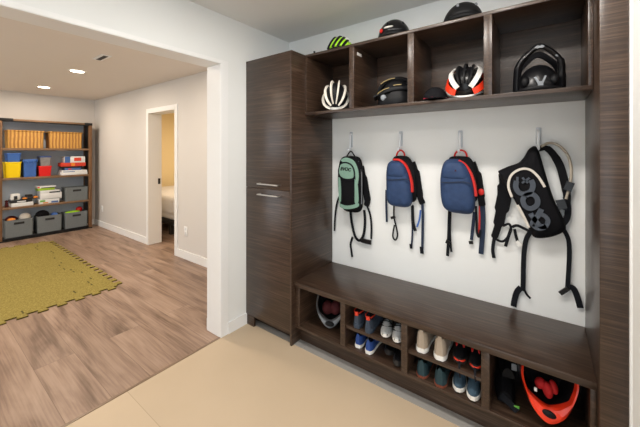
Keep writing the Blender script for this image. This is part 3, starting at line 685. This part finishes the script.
text_obj('EVOC', .038, 'black_matte', 'logo', em.parent if False else t, (p.x, -.1335, p.z), (PI / 2, math.radians(4), 0), .0012, .2)['label'] = 'black EVOC lettering'
MB().tube(pts([(346, 158, -.035), (348.2, 154, -.047), (350.8, 151.3, -.05), (353.3, 154, -.047), (356, 158, -.035)], -.04), .005, 8).build('haul_loop', 'black_soft', t, True)
strap(t, 'shoulder_strap', 'black', [(362, 166), (364.2, 178), (366.2, 192), (367.5, 201), (366, 206)], [.03, .05, .055, .045, .02], -.02, .012)
strap(t, 'webbing', 'black_soft', [(366.5, 205), (370, 214), (371.4, 226), (371.2, 239)], .016, -.015)
strap(t, 'webbing', 'black_soft', [(339.5, 196), (337, 203), (335.3, 214), (334.4, 231)], .016, -.02)
strap(t, 'waist_strap', 'black_soft', [(350.5, 211), (351.6, 222), (355, 236), (359.5, 240.5), (363.5, 235), (365, 222), (364.2, 210)], .022, -.025)
strap(t, 'waist_strap', 'black_soft', [(352.6, 237), (350.6, 244), (351.4, 251), (352.2, 257)], .018, -.015)
MB().ribbon(pts([(361, 240), (366, 241.5), (371, 242.5)], -.025), .034, .012).build('buckle', 'black_plastic', t, True)

# --- two blue packs
def blue_pack(label, st, top, loop, trim, sh, webs, waist, red_strap=None, extra=None, loc=(1.17, -.05, 1.0)):
    t = thing('backpack', label, 'backpack', loc, (0, 0, 0), 'backpacks on the wall hooks')
    pack_body(t, st, -.03, -.135, 'navy')
    pack_body(t, top, -.012, -.075, 'black', 'back_panel')
    MB().tube(pts(loop, -.045), .0062, 8).build('haul_loop', 'red', t, True)['label'] = 'red carry loop'
    strap(t, 'piping', 'red', trim, .013, -.075, .03, 'red side piping')
    strap(t, 'shoulder_strap', 'black', sh, [.03, .05, .05, .04, .03], -.018, .012)
    for w in webs: strap(t, 'webbing', 'navy_dark', w[0], w[1], -.018)
    for w in waist: strap(t, 'waist_strap', 'black_soft', w[0], w[1], -.028)
    if red_strap: strap(t, 'red_webbing', 'red', red_strap, .02, -.014, .003, 'red webbing')
    return t
t = blue_pack('navy blue backpack with red piping hanging on the second hook from the left', 
    [(160, 393, 401, .35), (162, 388.5, 404.5, .6), (166, 386.3, 407.5, .85), (176, 385.6, 411, 1), (186, 385.8, 413, 1), (196, 386.0, 413.5, 1), (202, 386.6, 413.2, .96), (205.5, 389, 411.5, .8), (207.5, 394, 408, .45)],
    [(155.5, 395, 407, .6), (158, 392, 411, .9), (166, 391, 415, 1), (180, 391, 417, 1), (196, 394, 418, 1), (203, 400, 416, .6)],
    [(396.3, 157, -.035), (397.3, 153, -.045), (400.5, 150.3, -.05), (403.8, 152.5, -.045), (404.8, 157, -.035)],
    [(394, 159.5), (400, 160), (406, 165), (410, 174), (412.2, 184), (412.5, 192)],
    [(413, 162), (416, 172), (418, 185), (420, 197), (423, 204)],
    [([(386.3, 190), (386.2, 204), (386.8, 222)], .016), ([(412.8, 205), (412, 216), (412.5, 230), (411.5, 247)], .013), ([(421.5, 198), (422.8, 212), (422.6, 232), (422.2, 252)], .018)],
    [([(394, 206), (394, 217), (396, 226), (397.5, 235), (395.5, 240), (392.8, 236), (394.5, 225)], .012), ([(412.5, 206), (413, 222), (415.5, 231)], .022)])
MB().ribbon(pts([(391, 218), (395, 217)], -.03), .02, .012).build('buckle', 'black_plastic', t, True)
strap(t, 'webbing', 'blue_bin', [(420.5, 210), (419.5, 219), (417, 227)], .012, -.02, .003, 'blue and red cord')
MB().ribbon(pts([(421.5, 247), (422, 253.5)], -.018), .024, .01).build('strap_end', 'black_soft', t, True)
MB().ribbon(pts([(410.7, 244), (411.2, 248.5)], -.018), .018, .008).build('strap_end', 'black_soft', t, True)
strap(t, 'zip', 'navy_dark', [(386.5, 179.5), (392, 180), (399, 179.5), (406, 179), (409.5, 181)], .007, -.138, .004)
pack_body(t, [(161.5, 392, 403, .8), (164, 388.5, 406, .98), (169, 386.6, 408.5, 1.06), (174, 386.3, 409.5, 1.06), (178, 387.5, 409, .98)], -.03, -.135, 'navy', 'lid')

t = blue_pack('rounder navy blue backpack with red side strap hanging on the third hook from the left',
    [(158.5, 449, 459, .35), (161, 444.5, 464, .6), (165, 442, 467.5, .85), (174, 440, 472, 1), (184, 439.4, 474.5, 1), (196, 440, 476, 1), (204, 441, 476.2, 1), (209.5, 443.5, 475, .9), (213, 448.5, 472.5, .6), (214.5, 455, 468, .3)],
    [(156, 451, 467, .6), (158, 448, 472, .9), (166, 447, 476, 1), (180, 447, 478, 1), (196, 449, 479, 1), (203, 455, 477, .6)],
    [(454.3, 157, -.035), (456, 152.5, -.045), (461, 150.2, -.05), (465.6, 152.5, -.045), (467, 157, -.035)],
    [(459, 160.5), (466, 165), (471.5, 174), (474.8, 185), (476.2, 196)],
    [(473, 162), (477, 174), (479, 186), (481, 198), (482.3, 206)],
    [([(482.2, 204), (483, 216), (482.6, 232), (481, 254)], .030), ([(474.5, 212), (473, 226), (471.5, 240)], .020)],
    [([(449.5, 211), (449, 224), (448.5, 240), (447.5, 256)], .020), ([(450.5, 212), (450, 228), (450.5, 244), (451.5, 252)], .014), ([(476, 206), (476.6, 222), (477, 232), (479, 237), (480.5, 230)], .014)],
    [(480.5, 198), (480.3, 214), (479.5, 236)], loc=(1.6, -.05, 1.0))
strap(t, 'zip', 'navy_dark', [(440.5, 182), (446, 182.5), (455, 182.3), (464, 182), (471, 184)], .007, -.138, .004)
pack_body(t, [(160.5, 447, 461, .8), (163, 443.5, 466, .98), (169, 441, 469, 1.06), (176, 440.2, 471.5, 1.06), (180.5, 441.5, 471.5, .98)], -.03, -.135, 'navy', 'lid')
blob(t, 'strap_adjuster', 'red', 481.2, 192, -.03, (.018, .012, .022))
MB().ribbon(pts([(446, 241), (450, 243)], -.03), .025, .012).build('buckle', 'black_plastic', t, True)
MB().ribbon(pts([(469, 242.5), (473, 242.5)], -.02), .02, .01).build('buckle', 'black_plastic', t, True)
p = at(455.5, 170.5, -.139); MB().prism([p + Vector((x, 0, z)) for x, z in ((-.007, -.008), (0, .008), (.007, -.008), (0, -.003))], .004).build('emblem', 'dark_red', t, True)

# --- black hydration pack, hanging askew by one strap
t = thing('backpack', 'black hydration pack with grey logo and hose hanging askew on the rightmost hook', 'backpack', (2.03, -.05, 1.0), (0, 0, 0), 'backpacks on the wall hooks')
Yf = -.105
out = [(498, 171), (508, 166.5), (518, 163), (524, 157), (529, 149), (535, 146), (539, 152), (543, 165), (548, 182), (554, 200), (560, 212), (566, 226), (563, 232), (552, 236.5), (540, 238), (533, 236), (528, 227), (522, 215), (517, 205), (512, 196), (506, 190), (502, 181)]
ob_ = [at(u, v, -.055) for u, v in out]; c0 = sum(ob_, Vector()) / len(ob_)
rings = []
for y, k in ((-.012, .93), (-.02, 1.0), (-.06, 1.0), (-.085, .96), (-.10, .86), (-.106, .6)):
    rings.append([Vector((c0.x + (p.x - c0.x) * k, y, c0.z + (p.z - c0.z) * k)) for p in smooth(ob_ + [ob_[0]], 3)[:-1]])
MB().loft(rings).build('main_compartment', 'black', t, True)
for l in ([(512, 197), (508.5, 187), (510, 177.5), (515, 171.8), (523, 168.7), (531, 170.2), (538.5, 177), (544.8, 187)], [(517.5, 205), (521, 211), (525.5, 220), (529, 227.5)]):
    MB().ribbon(pts(l, -.104), .013, .012).build('piping', 'offwhite', t, True)['label'] = 'off-white piping'
def stroke(l, w, Y=-.112): return pts(l, Y)
m = MB()
for l, w in (([(516.5, 181), (515.8, 187), (519, 192.5), (525, 193.8), (531, 191), (533, 185), (531, 180)], .027),
             ([(522.5, 177.5), (525, 180.5), (528, 183)], .011), ([(529.5, 178), (525.8, 180.5), (522, 183)], .011), ([(517.5, 177), (517.3, 181.5)], .012),
             ([(525, 196), (522.8, 200), (525, 206), (530.5, 208.5), (536.5, 205.5), (537.5, 199.5), (534, 195), (529, 194.3), (525, 196)], .026),
             ([(530.5, 213.5), (535, 220), (541, 226.5), (546.5, 226)], .026), ([(541.5, 209), (538, 215.5), (533.5, 221), (532, 226)], .026),
             ([(532.5, 225), (538, 228.5), (545, 227), (548, 221), (545.5, 216.5), (541.5, 214.5)], .022)):
    m.ribbon(stroke(l, w), w, .008)
m.build('logo', 'logo_grey', t, True)['label'] = 'large slate grey logo lettering down the front'
strap(t, 'shoulder_strap', 'black', [(503, 174), (504, 186), (504, 198), (501, 212), (498, 226), (494, 238)], [.05, .075, .08, .06, .04, .025], -.02, .014)
strap(t, 'webbing', 'black_soft', [(497, 228), (494, 240), (492.8, 250), (494, 258)], .020, -.018)
strap(t, 'chest_strap', 'black_soft', [(495.5, 239), (502, 241.5), (507, 238), (511, 230), (509, 224), (503, 226)], .014, -.022)
strap(t, 'chest_strap', 'black_soft', [(511, 229), (508, 238), (505.5, 246.5)], .018, -.03)
strap(t, 'chest_strap', 'black_soft', [(512, 227), (517, 225.5), (523, 228), (529, 231)], .016, -.025)
strap(t, 'chest_strap', 'black_soft', [(514.5, 229), (516, 236), (518, 243)], .016, -.03)
MB().ribbon(pts([(516.5, 241), (521, 246)], -.03), .022, .01).build('whistle_buckle', 'white_plastic', t, True)['label'] = 'white buckle'
strap(t, 'shoulder_strap', 'black', [(538.5, 149, -.045), (546, 148), (553, 154), (560, 166), (564.5, 182), (567, 196), (566, 206)], [.03, .036, .04, .04, .035, .03], -.03, .014)
MB().tube(pts([(541, 146.5, -.05), (549, 143), (558, 145), (566.5, 153), (570.8, 165), (571, 178), (568, 192), (566, 199)], -.035), .0075, 10).build('hydration_hose', 'hose', t, True)['label'] = 'beige drinking hose'
MB().ribbon(pts([(565, 185), (573, 187.5)], -.04), .05, .02).build('bite_valve', 'black_plastic', t, True)
MB().ribbon(pts([(557, 205), (566, 203.5)], -.045), .05, .022).build('buckle', 'black_plastic', t, True)
strap(t, 'webbing', 'black_soft', [(566, 197), (568, 208), (567, 218), (563, 224)], .030, -.03)
strap(t, 'side_panel', 'black_soft', [(562, 208), (567, 210)], .012, -.05, .01)
strap(t, 'waist_strap', 'black_soft', [(531, 231), (526, 240), (523.8, 256), (523.3, 275), (523, 291)], .026, -.022)
strap(t, 'waist_strap', 'black_soft', [(521, 287.5), (517, 292), (514.5, 300), (513.5, 306.5)], .032, -.016)
strap(t, 'waist_strap', 'black_soft', [(523, 287), (526.5, 294), (530.5, 298.5)], .012, -.02)
strap(t, 'waist_strap', 'black_soft', [(564, 230), (568.5, 240), (569.3, 255), (568.5, 272), (567.5, 288)], .022, -.022)
MB().ribbon(pts([(560, 293.5), (568, 288.5)], -.025), .022, .012).build('buckle', 'black_plastic', t, True)
strap(t, 'waist_strap', 'black_soft', [(567, 287), (573, 288), (577, 296), (580.5, 308)], .03, -.016)
# ------------------------------------------------------------------ the room beyond: bookshelf and its things
SX0, SX1, SY0, SY1 = -5.285, -4.985, -1.335, -.135     # depth range, run of the shelf along y
SZ = [.055, .545, 1.02, 1.50]
t = thing('bookshelf', 'brown wooden storage shelf with black brackets in the far corner of the next room', 'shelf', (-5.13, -.735, 0))
for x in (SX0, SX1 - .05):
    for y in (SY0, SY1 - .05): MB().box(x, x + .05, y, y + .05, 0, 1.945, .003).build('post', 'rustic_v', t, True)
for z in SZ: MB().box(SX0 + .002, SX1 - .002, SY0 + .05, SY1 - .05, z - .036, z, .002).build('shelf_board', 'iron' if z < .1 else 'rustic', t, True)
MB().box(SX0, SX1, SY0, SY1, 1.945, 1.975, .002).build('top_board', 'rustic', t, True)
MB().box(SX0 - .006, SX0 + .004, SY0 + .05, SY1 - .05, .08, 1.945).build('back_panel', 'slate', t, True)
for y0, y1 in ((SY0 - .004, SY0 + .17), (SY1 - .11, SY1 + .004)):
    MB().box(SX1 - .01, SX1 + .005, y0, y1, 1.935, 1.98, .002).build('corner_bracket', 'iron', t, True)
MB().box(SX1 - .012, SX1 + .003, SY0 + .05, SY1 - .05, 1.925, 1.945).build('front_rail', 'iron', t, True)
MB().box(SX0 + .052, SX1 - .052, SY1 - .045, SY1 - .015, .08, 1.94).build('end_rail', 'iron', t, True)
MB().box(SX0, SX1 + .01, SY0, SY1, 0, .018).build('plinth', 'iron', t, True)

def tub(t, x0, x1, y0, y1, z0, z1, mat, taper=.9, lipm=None, name='tub', wall=.008):
    cx_, cy_ = (x0 + x1) / 2, (y0 + y1) / 2
    def ring(k, z, ins=0):
        hx_, hy_ = (x1 - x0) / 2 * k - ins, (y1 - y0) / 2 * k - ins; c = .12 * min(hx_, hy_); out_ = []
        for sx, sy in ((1, 1), (-1, 1), (-1, -1), (1, -1)):
            q = [Vector((cx_ + sx * hx_, cy_ + sy * (hy_ - c), z)), Vector((cx_ + sx * (hx_ - c), cy_ + sy * hy_, z))]
            out_ += q if sx * sy > 0 else q[::-1]
        return out_
    return MB().loft([ring(taper, z0), ring(1, z1), ring(1, z1, wall), ring(taper, z0 + .01, wall)]).build(name, mat, t, True)
# wicker baskets
for nm, (y0, y1), dx in (('leftmost of the two, on the top shelf', (-1.23, -.80), 0), ('rightmost of the two, on the top shelf', (-.735, -.275), 0)):
    b = thing('wicker_basket', 'honey brown woven wicker basket, ' + nm, 'basket', (-5.13, (y0 + y1) / 2, SZ[3] + .0005), group='wicker baskets')
    tub(b, -5.26, -5.0, y0, y1, SZ[3] + .0005, 1.785, 'wicker', .97, name='basket_body', wall=.014)
    MB().tube([(-5.26, y0, 1.785), (-5.0, y0, 1.785), (-5.0, y1, 1.785), (-5.26, y1, 1.785), (-5.26, y0, 1.785)][0:2], .011, 8).tube([(-5.0, y0, 1.785), (-5.0, y1, 1.785)], .011, 8).tube([(-5.0, y1, 1.785), (-5.26, y1, 1.785)], .011, 8).tube([(-5.26, y1, 1.785), (-5.26, y0, 1.785)], .011, 8).build('rim', 'wicker', b, True)
# plastic tubs
def bin_(label, y0, y1, z0, z1, mat, lip=True, lid=None, x1=-5.005, dep=.22, group='plastic bins', name='storage_bin'):
    b = thing(name, label, 'bin', (x1 - dep / 2, (y0 + y1) / 2, z0 + .0005), group=group)
    tub(b, x1 - dep, x1, y0, y1, z0 + .0005, z1 - .02, mat, .88)
    if lid: MB().box(x1 - dep - .004, x1 + .004, y0 - .004, y1 + .004, z1 - .022, z1, .006).build('lid', lid, b, True)
    else:
        m = MB()
        for a in ((x1 - dep - .006, x1 + .008, y0 - .008, y0 + .012), (x1 - dep - .006, x1 + .008, y1 - .012, y1 + .008), (x1 - .012, x1 + .008, y0, y1), (x1 - dep - .006, x1 - dep + .012, y0, y1)): m.box(*a, z1 - .045, z1, .003)
        m.build('lip', mat, b, True)
        MB().tube([(x1 + .006, y0 + (y1 - y0) * .3, z1 - .03), (x1 + .018, y0 + (y1 - y0) * .35, z1 - .07), (x1 + .018, y0 + (y1 - y0) * .65, z1 - .07), (x1 + .006, y0 + (y1 - y0) * .7, z1 - .03)], .006, 8).build('handle', mat, b, True)
    return b
bin_('bright yellow plastic bin on the second shelf from the top', -1.255, -1.07, SZ[2], 1.275, 'yellow_bin', lid='yellow_bin')
bin_('small blue plastic box stacked on the yellow bin', -1.235, -1.075, 1.2755, 1.42, 'blue_bin', lid='blue_bin', x1=-5.01)
bin_('taller blue bin standing between the yellow and red bins', -1.045, -.885, SZ[2], 1.315, 'blue_bin')
bin_('red plastic bin on the second shelf from the top', -.862, -.70, SZ[2], 1.195, 'red_bin', lid='red_bin')
bin_('clear box with navy lid stacked on the red bin', -.845, -.705, 1.1955, 1.365, 'clear_bin', lid='navy_bin', x1=-5.01)
# games and puzzles
def gbox(label, y0, y1, z0, z1, mat, stripe=None, x1=-5.005, dep=.2, grp='board game boxes', dz=None):
    b = thing('game_box', label, 'box', (x1 - dep / 2, (y0 + y1) / 2, z0 + .0003), group=grp)
    MB().box(x1 - dep, x1, y0, y1, z0 + .0003, z1, .002).build('carton', mat, b, True)
    if stripe:
        for (m_, a, c, e, f) in stripe:
            MB().box(x1 - .001, x1 + .0015, y0 + (y1 - y0) * a, y0 + (y1 - y0) * c, z0 + (z1 - z0) * e, z0 + (z1 - z0) * f).build('print', m_, b, True)
    return b
z = SZ[2]
gbox('white flat game box at the bottom of the stack beside the red bin', -.575, -.20, z, z + .045, 'box_white', x1=-5.0)
gbox('pale grey flat game box, second from the bottom beside the red bin', -.565, -.205, z + .045, z + .085, 'box_white', [('box_blue', .05, .5, .2, .5)])
gbox('thin dark blue game box in the middle of the stack beside the red bin', -.52, -.29, z + .085, z + .125, 'box_blue', [('box_red', .2, .4, .3, .8)], x1=-5.02)
gbox('dark grey thin game box just under the red one', -.55, -.27, z + .125, z + .155, 'box_black', x1=-5.02)
gbox('red game box with a yellow patch under the topmost white one', -.575, -.225, z + .155, z + .222, 'box_red', [('orange_print', .4, .55, .1, .9)])
gbox('white and blue game box with a red picture, topmost of its stack', -.525, -.235, z + .222, z + .335, 'box_white', [('box_blue', 0, .26, 0, 1), ('box_red', .45, .8, .25, .8)])
z = SZ[1]
gbox('large white game box with a green print at the bottom of the middle stack', -.86, -.60, z, z + .075, 'box_white', [('green_tag', .05, .3, .45, .85), ('orange_print', .2, .45, .1, .35), ('box_blue', .6, .95, .1, .5)])
gbox('large white game box with pale picture, second in the middle stack', -.845, -.565, z + .075, z + .18, 'box_white', [('grey_plastic', .1, .9, .02, .1)])
gbox('thin white game box with black edge in the middle stack', -.845, -.59, z + .18, z + .225, 'box_white', [('box_black', .45, 1, 0, .5)])
gbox('lime green game box near the top of the middle stack', -.87, -.66, z + .225, z + .27, 'box_green', [('box_white', .0, 1, 0, .12)])
gbox('white topped thin game box, topmost of the middle stack', -.88, -.64, z + .27, z + .305, 'box_white', [('box_red', 0, .12, .2, .8), ('box_black', .2, 1, 0, .35)])
gbox('white card game box lying at the left end of the third shelf', -1.185, -.93, z, z + .06, 'box_white', grp='board game boxes', x1=-4.998)
gbox('black game box lying on the white card box', -1.195, -.94, z + .06, z + .10, 'box_black', [('box_white', .3, .7, .3, .7)], x1=-5.01)
b = thing('toy_robot', 'white toy with dark window on the third shelf', 'toy', (-5.04, -1.13, z + .1005))
MB().box(-5.08, -5.01, -1.195, -1.075, z + .1005, z + .215, .03).build('body', 'box_white', b, True)
MB().box(-5.012, -5.006, -1.155, -1.115, z + .115, z + .175, .002).build('window', 'box_black', b, True)
b = thing('toy_vehicle', 'dark toy car with orange bits beside the middle stack of games', 'toy', (-5.06, -.97, z + .1005))
MB().box(-5.11, -5.01, -1.06, -.885, z + .1005, z + .15, .015).box(-5.10, -5.03, -1.02, -.93, z + .15, z + .18, .012).build('body', 'box_black', b, True)
MB().ell((-5.008, -.90, z + .13), (.012, .03, .02)).build('wheel', 'orange_print', b, True); MB().ell((-5.01, -1.03, z + .125), (.01, .03, .014)).build('wheel', 'orange_print', b, True)
b = thing('toy_figure', 'small dark red toy standing at the left end of the third shelf', 'toy', (-5.04, -1.235, z))
MB().box(-5.06, -5.02, -1.25, -1.215, z + .0005, z + .08, .008).ell((-5.04, -1.233, z + .095), (.02, .02, .022)).build('body', 'dark_red', b, True)
# grey felt bins
def felt(label, y0, y1, z0, z1, x1=-4.99):
    b = thing('fabric_bin', label, 'bin', (x1 - .13, (y0 + y1) / 2, z0 + .0005), group='grey felt bins')
    tub(b, x1 - .26, x1, y0, y1, z0 + .0005, z1, 'grey_felt', .97, name='bin_body', wall=.012)
    ym = (y0 + y1) / 2
    MB().box(x1 - .004, x1 + .003, ym - .06, ym + .06, z1 - .075, z1 - .04, .003).build('handle_slot', 'box_black', b, True)
    return b
felt('grey felt bin on the third shelf from the top', -.52, -.155 - .035, SZ[1], .79)
felt('grey felt bin at the left of the bottom shelf holding a white ball', -1.265, -.93, SZ[0], .335)
felt('grey felt bin in the middle of the bottom shelf', -.885, -.565, SZ[0], .335)
felt('grey felt bin at the right of the bottom shelf holding lime toys', -.525, -.195, SZ[0], .335)
def toy(name, label, cat, mat, c, r, flat=None):
    o = MB().ell(c, r, flat, 16, 10).build(name, mat); return tag(o, label, cat)
z = .335
toy('toy_ball', 'cream white ball poking out of the left felt bin', 'ball', 'offwhite', (-5.10, -1.015, z + .01), (.07, .075, .07))
toy('toy_block', 'dark red toy heaped in the left felt bin', 'toy', 'dark_red', (-5.15, -1.165, z - .005), (.06, .075, .055))
toy('toy_bag', 'black cloth bundle on top of the middle felt bin', 'bundle', 'black', (-5.11, -.80, z + .015), (.08, .09, .075))
toy('toy_car', 'blue toy lying on the right side of the middle felt bin', 'toy', 'blue_bin', (-5.08, -.65, z), (.06, .05, .035))
toy('toy_track', 'lime yellow toy lying across the right felt bin', 'toy', 'lime', (-5.07, -.40, z + .0), (.05, .11, .024))
toy('toy_truck', 'red toy at the back of the right felt bin', 'toy', 'red_bin', (-5.17, -.28, z + .02), (.05, .05, .05))
toy('toy_block', 'orange toy peeking over the middle of the left felt bin', 'toy', 'orange_print', (-5.04, -1.18, z + .002), (.03, .05, .028))

# foam mat: one sheet whose edge is a row of interlocking teeth
def teeth(p, q, n, amp):
    p, q = Vector(p), Vector(q); d = (q - p) / n; nr = Vector((d.y, -d.x)).normalized(); out_ = []
    for i in range(n):
        a = p + d * i
        for f, o in ((.0, 0), (.30, 0), (.22, 1), (.78, 1), (.70, 0)): out_.append(a + d * f + nr * amp * o)
    return out_
A, B, C, D = (-4.75, -3.1), (-1.70, -3.1), (-1.70, -.86), (-4.45, -.86)
t = thing('foam_play_mat', 'olive green foam play mat with jigsaw edges on the wood floor', 'mat', (-3.1, -1.9, 0))
edge = []
for p, q, n in ((C, B, 17), (B, A, 22), (A, D, 17), (D, C, 20)):
    edge += teeth(p, q, n, -.055)
MB().loft([[Vector((p.x, p.y, z)) for p in edge] for z in (.0005, .009)]).build('mat_base', 'foam_edge', t, True, smooth_=False)
m = MB().loft([[Vector((p.x, p.y, z)) for p in edge] for z in (.009, .0125)])
nf = len(m.bm.faces)
# seam slots near the joined border strips
random.seed(4)
for i in range(20):
    y = -.95 - i * .1 + random.uniform(-.03, .03)
    if random.random() < .3: continue
    q = random.choice((-1.86, -1.92, -1.80)); m.box(q, q + random.uniform(.05, .09), y - .006, y + .006, .0125, .0132)
for i in range(26):
    x = -1.95 - i * .1
    if random.random() < .4: continue
    q = random.choice((-1.02, -.97, -1.06)); m.box(x - .03, x + .03, q, q + .012, .0125, .0132)
o = m.build('mat_top', 'foam', t, True, smooth_=False); o.data.materials.append(M['foam_edge'])
for i, p in enumerate(o.data.polygons): p.material_index = 1 if i >= nf else 0

# outlets, lights, vent
for lb, (x, z0, z1) in (('white wall outlet plate to the right of the bedroom doorway', (-1.902, .315, .44)), ('white wall outlet plate near the bookshelf corner', (-4.90, .295, .41))):
    o = thing('wall_outlet', lb, 'outlet', (x, 0, z0), group='wall outlets')
    MB().box(x - .04, x + .04, -.007, -.0005, z0, z1, .003).build('face_plate', 'trim', o, True)
    zm = (z0 + z1) / 2
    for dz in (-.028, .028): MB().box(x - .017, x + .017, -.010, -.006, zm + dz - .017, zm + dz + .017, .003).build('socket', 'box_white', o, True)
for lb, x, y in (('recessed ceiling downlight nearer the doorway opening', -2.763, -.925), ('recessed ceiling downlight nearer the far wall', -4.393, -.917)):
    o = thing('ceiling_light', lb, 'light', (x, y, ZR), group='recessed downlights')
    MB().loft([[Vector((x + r * math.cos(a), y + r * math.sin(a), ZR + z)) for a in [q * 2 * PI / 32 for q in range(32)]] for r, z in ((.088, -.001), (.085, -.006), (.07, -.006), (.066, -.002))], False, False).build('trim_ring', 'trim', o, True)
    MB().cyl((x, y, ZR - .005), .067, .004, 'Z', 32).build('lens', 'lamp', o, True)
o = thing('ceiling_vent', 'slim white ceiling vent with a dark slot in the next room', 'vent', (-1.85, -.955, ZR))
MB().box(-1.98, -1.70, -1.0, -.91, ZR - .007, ZR - .0005, .002).build('frame', 'trim', o, True)
m = MB().box(-1.955, -1.725, -.975, -.935, ZR - .009, ZR - .0068); m.build('slot', 'box_black', o, True)

# bed seen through the doorway
b = thing('bed', 'bed with white bedding and dark frame through the doorway', 'bed', (-4.05, 1.2, 0))
MB().box(-5.1, -2.95, .46, 2.2, .17, .27, .01).build('frame', 'bed_wood', b, True)
for x in (-5.05, -3.35): 
    for y in (.48, 2.1): MB().box(x, x + .08, y, y + .08, 0, .17).build('leg', 'bed_wood', b, True)
MB().box(-5.08, -2.98, .44, 2.2, .27, .50, .05, None, 4).build('mattress', 'bedding', b, True)
MB().box(-5.06, -2.96, .42, 2.22, .33, .66, .10, None, 5).build('duvet', 'bedding', b, True)

# ------------------------------------------------------------------ light
def area(name, loc, rot, size, energy, col, shape='DISK', sy=None, spread=None):
    l = bpy.data.lights.new(name, 'AREA'); l.shape = shape; l.size = size; l.energy = energy; l.color = col
    if sy: l.shape = 'RECTANGLE'; l.size_y = sy
    if spread: l.spread = spread
    o = bpy.data.objects.new(name, l); COL.objects.link(o); o.location = loc; o.rotation_euler = rot; return o
W_ = bpy.data.worlds.new('world'); S.world = W_; W_.use_nodes = True
bg = W_.node_tree.nodes['Background']; bg.inputs['Color'].default_value = (.86, .94, 1, 1); bg.inputs['Strength'].default_value = 3.4
warm = (1, .85, .68)
for i, (x, y) in enumerate(((-2.763, -.925), (-4.393, -.917), (-2.763, -2.6), (-4.393, -2.6), (-1.1, -.925), (-1.1, -2.6))):
    area('downlight_lamp', (x, y, ZR - .012), (0, 0, 0), .13, 17, warm)
for x, y in ((1.0, -1.15), (1.5, -1.1), (2.0, -1.1), (1.3, -2.5)):
    area('entry_downlight_lamp', (x, y, ZC - .012), (0, 0, 0), .14, 12, (1, .94, .87))
area('bedroom_lamp', (-3.4, 1.6, ZR - .05), (0, 0, 0), .3, 45, (1, .84, .6))
S.view_settings.view_transform = 'Standard'; S.view_settings.look = 'None'; S.view_settings.gamma = 1
S.view_settings.exposure = -0.15
S.view_settings.use_curve_mapping = False
